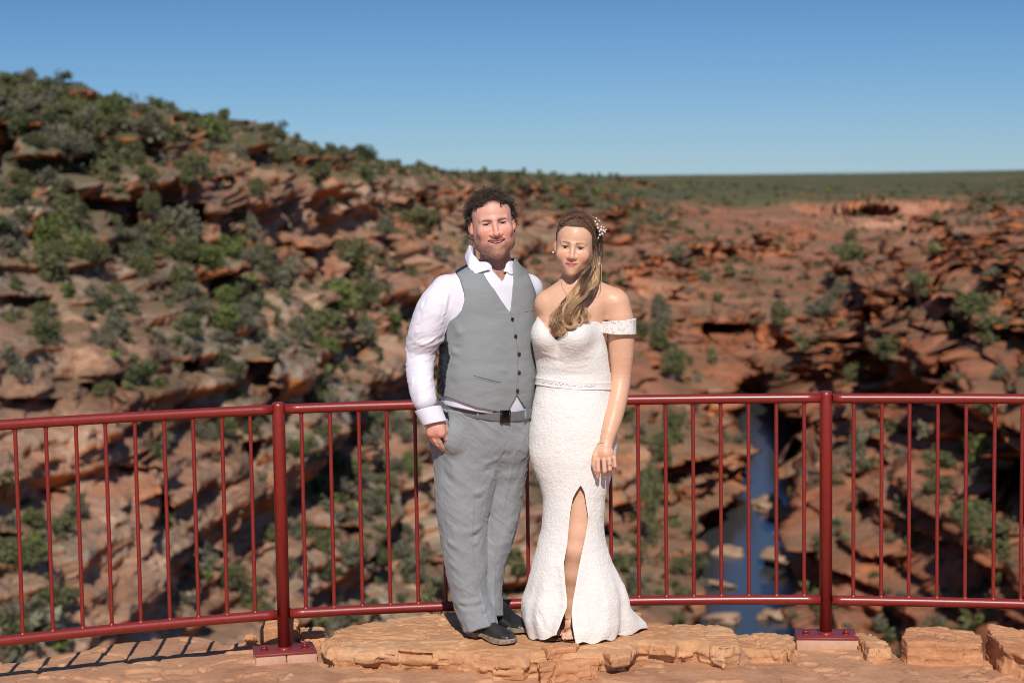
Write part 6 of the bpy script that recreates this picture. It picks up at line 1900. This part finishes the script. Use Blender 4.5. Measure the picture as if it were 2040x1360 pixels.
# sandals
m = NT('tan_leather'); MTAN = m.set(Base_Color=(0.25, 0.12, 0.06), Roughness=0.5)
for a in (lgA[-1], lgB[-1]):
    s_ = MB(); x, y = a[0], a[1]
    s_.box((x - 0.002, y - 0.055, 0.012), (0.062, 0.215, 0.012), bev=0.004).build('sandal', MTAN, wo_)
    s_ = MB(); th = np.linspace(-1.5, 1.5, 14)
    s_.tube([(x + 0.036 * math.sin(t), y - 0.105, 0.018 + 0.040 * math.cos(t)) for t in th], 0.0035, 6)
    s_.tube([(x + 0.030 * math.sin(t * 2), y + 0.0 - 0.03 * math.cos(t * 2), 0.075) for t in th], 0.003, 6).build('sandal_strap', MTAN, wo_, smooth=True)

# hair: smooth cap swept to the side, braid, loose ponytail over the shoulder
MHAIRW = hair_mat('brown_blonde_hair', 0.48)
cen = np.array((0, 0.018, 0.040)); er = np.array((0.0800, 0.1030, 0.1040))
def cap(P):
    p = HW.loc(P)
    d = ell(p, cen, er + 0.001)
    h = p[:, 2] - (0.083 - 1.30 * np.clip(p[:, 1] + 0.068, -0.01, 1) + 0.10 * np.clip(np.abs(p[:, 0]) - 0.02, 0, 1) * -1)
    d = smax(d, -h, 0.006)
    d = smax(d, -(p[:, 2] + 0.085), 0.01)
    # bare ear at the left, fuller roll above the right ear
    d = smin(d, ell(p, (0.068, 0.020, 0.030), (0.022, 0.050, 0.050)), 0.015)
    return d * HW.s
V, Q = nets(cap, HW.c - 0.16, HW.c + (0.16, 0.17, 0.18), 0.0028, slack=2)
p = HW.loc(V)
st = fbm(np.stack([np.arctan2(p[:, 0] + 0.02, p[:, 2] + 0.02) * 0.14, 0 * p[:, 0], p[:, 1] * 0.12], 1), 0.0035, 3, 421)
col = np.array((0.060, 0.034, 0.021)) * (1 + 0.55 * st[:, None]); Nv = grad(cap, V, 0.003)
hairw = make('hair', V + Nv * (0.0009 * st)[:, None], Q, MHAIRW, wo_, True, np.clip(col, 0.005, 1))
g = np.random.default_rng(21)
hb = MB()
dk, mid_, bl_ = np.array((0.050, 0.028, 0.017)), np.array((0.22, 0.110, 0.052)), np.array((0.62, 0.385, 0.205))
def onell(q, off): 
    q = q - cen; e = np.linalg.norm(q / er, axis=-1, keepdims=True); return cen + q / e * (1 + off)
# strands laid over the cap
for k in range(420):
    x0 = g.uniform(-0.074, 0.072); 
    zz_ = 0.084 - 0.25 * x0 * x0 / 0.07 - abs(x0) ** 3 * 60
    y0 = -0.068 + g.uniform(0, 0.02) + 0.9 * max(0, abs(x0) - 0.045)
    s0 = np.array((x0, y0, zz_ + 0.004))
    e0 = np.array((0.074, 0.045 + 0.03 * g.normal() * 0.5, -0.015 + 0.02 * g.normal())) if x0 > -0.035 else np.array((0.0 + 0.04 * g.random(), 0.12, -0.02 + 0.03 * g.normal()))
    md = np.array((x0 * 0.6 + 0.25 * e0[0], 0.02, 0.13))
    t = np.linspace(0, 1, 16)[:, None]
    pts = s0 * (1 - t) ** 2 + 2 * t * (1 - t) * md + e0 * t * t
    pts = onell(pts, g.uniform(0.0, 0.030) * (1 - 0.6 * (1 - t) ** 4))
    c = dk + (mid_ - dk) * (g.random() ** 2) * 0.8
    hb.tube(HW.w(pts), g.uniform(0.0007, 0.0016), 4, caps=False, col=c)
# ponytail
sp_px = [(1178, 452, 7.365), (1187, 474, 7.36), (1188, 500, 7.355), (1184, 530, 7.335), (1171, 560, 7.305), (1157, 588, 7.285), (1137, 612, 7.265), (1122, 636, 7.245), (1114, 654, 7.235)]
sw = [0.010, 0.012, 0.010, 0.016, 0.030, 0.036, 0.038, 0.034, 0.022]
SP = np.array([mk(*a) for a in sp_px])
tk = np.linspace(0, 1, len(SP))
def spine(t): return np.stack([cub(t, tk, SP[:, k]) for k in range(3)], -1)
NL = 46
locks = []
for q in range(NL):
    locks.append(dict(a=g.uniform(0, 6.28), rr=math.sqrt(g.random()), t0=0.0 if q % 3 == 0 else g.uniform(0.08, 0.30), t1=g.uniform(0.80, 1.0) if q % 4 else g.uniform(0.5, 0.75),
        tw=g.uniform(-1.4, 1.4), f1=g.uniform(11, 19), f2=g.uniform(0, 6), am=g.uniform(0.006, 0.017), R=g.uniform(0.016, 0.036), q1=g.uniform(2.2, 5.4), loop=g.random() < 0.8, hue=g.random(), wid=g.uniform(0.0035, 0.0075)))
for k in range(2200):
    L = locks[k % NL]; n_ = 30
    t = np.linspace(L['t0'] + 0.02 * g.random(), L['t1'], n_)
    S_ = spine(t); w_ = np.interp(t, tk, sw) * (0.22 + 0.80 * L['rr'])
    ph = L['a'] + L['tw'] * t * 2.0
    off = np.stack([np.cos(ph) * w_, np.sin(ph) * w_ * 0.62, 0 * t], -1)
    am = (L['am'] * sstep(t, 0.25, 0.6))[:, None]
    wave = am * np.stack([np.sin(t * L['f1'] + L['f2']), 0.5 * np.cos(t * L['f1'] + L['a']), 0.5 * np.sin(t * L['f1'] * 0.8 + L['f2'] * 2)], -1)
    jit = g.normal(size=3) * L['wid'] * np.array((1, 0.6, 0.6))
    pts = S_ + off + wave + jit * (0.5 + 0.7 * np.abs(np.sin(t * 9 + L['f2'])))[:, None]
    if L['t1'] > 0.78 and L['loop']:
        R_ = L['R']; c0 = pts[-1]; m_ = 24; q = np.linspace(0, L['q1'] + 0.3 * g.normal(), m_)
        d0 = pts[-1] - pts[-3]; d0[1] *= 0.3; d0 /= np.linalg.norm(d0) + 1e-9
        nrm = np.array((d0[2], 0, -d0[0])) * -1          # turn towards the viewer's right
        rs = R_ * (1 - 0.5 * q / 5.4)
        lo_ = c0 + d0 * (np.sin(q) * rs)[:, None] + nrm * (R_ - np.cos(q) * rs - (R_ - rs[0]))[:, None]
        lo_ = lo_ + np.stack([0 * q, -0.006 * np.sin(q * 1.5 + L['a']), 0 * q], -1)
        pts = np.concatenate([pts, lo_[1:]])
    tt_ = np.linspace(L['t0'], 1.15, len(pts))
    m1 = np.clip((tt_ - 0.36) / 0.5 + 0.7 * (L['hue'] - 0.5), 0, 1)[:, None]
    c = np.where(m1 < 0.5, dk + (mid_ - dk) * m1 * 2, mid_ + (bl_ - mid_) * (m1 - 0.5) * 2) * (0.55 + 0.25 * L['hue'] + 0.5 * g.random())
    th_ = g.uniform(0.0005, 0.0010); nside = 4
    hb.tube(pts, th_ * np.interp(np.linspace(0, 1, len(pts)), [0, 0.1, 0.85, 1], [0.6, 1, 0.9, 0.25]), nside, caps=False, col=np.repeat(c, nside, 0))
# core of the ponytail so it is not see-through
for q in range(3):
    t = np.linspace(0.0, 0.97, 30); pts = spine(t) + np.stack([0.006 * np.sin(t * 9 + q * 2), 0.004 * np.cos(t * 8 + q * 2) + 0.006, 0 * t], -1)
    m1 = np.clip((t - 0.35) / 0.5, 0, 1)[:, None]
    hb.tube(pts, np.interp(t, tk, sw) * (0.55 - 0.35 * t), 10, col=np.concatenate([np.repeat(dk + (mid_ * 0.8 - dk) * m1, 10, 0), [dk, mid_ * 0.8]]))
# loose strands
for k in range(46):
    s0 = spine(np.array([g.uniform(0.35, 0.9)]))[0]; t = np.linspace(0, 1, 20)[:, None]
    dr = np.array((-0.05 - 0.06 * g.random(), -0.01, -0.02 - 0.05 * g.random()))
    pts = s0 + dr * t * g.uniform(0.4, 1.0) + 0.008 * np.concatenate([np.sin(t * 6 + k), -0.6 * np.abs(np.sin(t * 3)), np.cos(t * 7 + k)], 1) * t
    hb.tube(pts, 0.0006, 4, caps=False, col=bl_ * 0.9)
for k in range(26):
    a = g.uniform(-1.2, 1.3); p0 = onell(np.array((0.08 * math.sin(a), 0.0, 0.04 + 0.1 * math.cos(a))), 0.04); t = np.linspace(0, 1, 16)[:, None]
    pts = p0 + np.concatenate([0.02 * t * math.sin(a) + 0.010 * np.sin(t * 5 + k), 0.02 * t, 0.016 * np.sin(t * 3.1 + 0.3 * k)], 1)
    hb.tube(HW.w(pts), 0.00035, 4, caps=False, col=mid_)
t = np.linspace(0, 1, 24)[:, None]
hb.tube(HW.w(np.concatenate([0.055 + 0.052 * np.sin(t * 2.6), 0 * t + 0.02, 0.128 - 0.10 * t + 0.016 * np.sin(t * 3.1)], 1)), 0.0007, 4, caps=False, col=bl_)
hb.build('hair_strands', MHAIRW, hairw, smooth=True)
# braid across the crown
br = MB(); bp_ = np.array([mk(1116, 447, 7.325), mk(1125, 434, 7.315), mk(1139, 427, 7.31), mk(1156, 427, 7.31), mk(1171, 434, 7.31), mk(1182, 445, 7.315), mk(1189, 459, 7.325), mk(1192, 476, 7.335), mk(1193, 496, 7.34)])
_q = HW.loc(bp_) - cen; bp_ = HW.w(cen + _q / np.linalg.norm(_q / er, axis=1, keepdims=True) * 1.035)
tkb = np.linspace(0, 1, len(bp_))
def bspine(t): return np.stack([cub(t, tkb, bp_[:, k]) for k in range(3)], -1)
NB = 160; t = np.linspace(0, 1, NB); S_ = bspine(t); T_ = np.gradient(S_, axis=0); T_ /= np.linalg.norm(T_, axis=1, keepdims=True)
outv = S_ - HW.w(cen); outv -= T_ * (outv * T_).sum(1, keepdims=True); outv /= np.linalg.norm(outv, axis=1, keepdims=True); latv = np.cross(T_, outv)
for k in range(3):
    for s_ in range(16):
        w = 2 * math.pi * (t * 8.5 + k / 3)
        a2 = g.uniform(0, 6.28); r2 = 0.0036 * math.sqrt(g.random()) 
        X_ = 0.0068 * np.sin(w) + r2 * np.cos(a2 + w * 0.3); Z_ = 0.0034 * np.sin(2 * w) + 0.001 + r2 * np.sin(a2 + w * 0.3)
        pts = S_ + latv * X_[:, None] + outv * Z_[:, None]
        c = dk * 1.1 + (mid_ * 1.1 - dk) * (g.random() ** 1.6)
        br.tube(pts, 0.0013, 4, caps=False, col=c)
br.build('braid', MHAIRW, hairw, smooth=True)
# jewellery
m = NT('pearl'); MPEARL = m.set(Base_Color=(0.75, 0.68, 0.70), Roughness=0.15, Coat_Weight=0.6)
m = NT('silver'); MSIL = m.set(Base_Color=(0.72, 0.70, 0.70), Roughness=0.18, Metallic=1.0)
def ball(c, r, sub=2):
    V, T = rock_mesh((r * 2.22, r * 2.22, r * 2.22), 1, sub=sub, rough=0, edge=2); return V + c, None, T
hp = MB()
for (x, y, r) in [(1186, 441, 2.0), (1190, 447, 2.4), (1194, 440, 1.8), (1191, 454, 2.2), (1197, 458, 2.6), (1202, 459, 2.4), (1205, 462, 2.0), (1200, 466, 2.4), (1195, 468, 2.2), (1198, 452, 2.0), (1194, 461, 1.8), (1207, 458, 1.8), (1192, 474, 1.6), (1188, 435, 1.6), (1203, 453, 1.6)]:
    hp.add(*ball(mk(x, y, 7.315), r / 500.0))
hp.build('pearl_hairpiece', MPEARL, hairw, smooth=True)
hw_ = MB()
for pl in ([(1184, 434), (1190, 446), (1196, 458), (1193, 470), (1190, 480)], [(1196, 458), (1204, 460), (1208, 457)], [(1196, 458), (1199, 450), (1203, 452)], [(1190, 446), (1195, 439)], [(1196, 461), (1201, 467)]):
    hw_.tube([mk(x, y, 7.318) for x, y in pl], 0.0007, 5)
hw_.build('wire_spray', MSIL, hairw, smooth=True)
V, _, T = ball(mk(1193.5, 525, 7.30), 0.0035); make('pearl_pin', V, None, MPEARL, hairw, True, F3=T)
for c in (HW.w((-0.0855, -0.004, -0.031)), HW.w((0.0815, -0.006, -0.034))):
    V, _, T = ball(c, 0.0045); make('earring', V, None, MPEARL, wo_, True, F3=T)
def chest(P): return w_body(P)
ncp = [(1118, 561), (1119.5, 569), (1123, 577), (1129, 586), (1135, 592), (1142, 592), (1152, 588), (1162, 580)]
pts = []
for x, y in ncp:
    p = march(w_body, x, y, 7.1, 7.6); pts.append(p + grad(w_body, p[None])[0] * 0.0012)
nc = MB().tube(pts, 0.0009, 6).build('necklace', MSIL, wo_, smooth=True)
V, _, T = ball(pts[4] + (0, -0.004, -0.009), 0.0052); make('pearl_pendant', V, None, MPEARL, nc, True, F3=T)
ax_ = aw_pts[-1] - aw_pts[-2]; ax_ /= np.linalg.norm(ax_); a_, b_ = frame(ax_, (0, 1, 0)); c0 = mk(1207, 888, 7.268)
br_ = MB().tube([c0 + 0.033 * math.cos(t) * a_ + 0.026 * math.sin(t) * b_ + ax_ * 0.006 * math.cos(t) * (1 if a_[0] > 0 else -1) for t in np.linspace(0, 2 * math.pi, 40)], 0.0011, 6, caps=False)
for x, y in ((1190.5, 883), (1224, 892)): br_.add(*ball(mk(x, y, 7.262), 0.0034))
br_.build('bracelet', MSIL, wo_, smooth=True)
rp = (mk(*wk[2]) + mk(*wp[2])) / 2 + (0, 0, -0.002)
ri = MB().tube([rp + 0.0102 * np.array((math.cos(t), math.sin(t), 0.12 * math.cos(t))) for t in np.linspace(0, 2 * math.pi, 24)], 0.0011, 6, caps=False)
ri.add(*ball(rp + (0.002, -0.011, 0.0015), 0.0028))
ri.build('ring', MSIL, wo_, smooth=True)
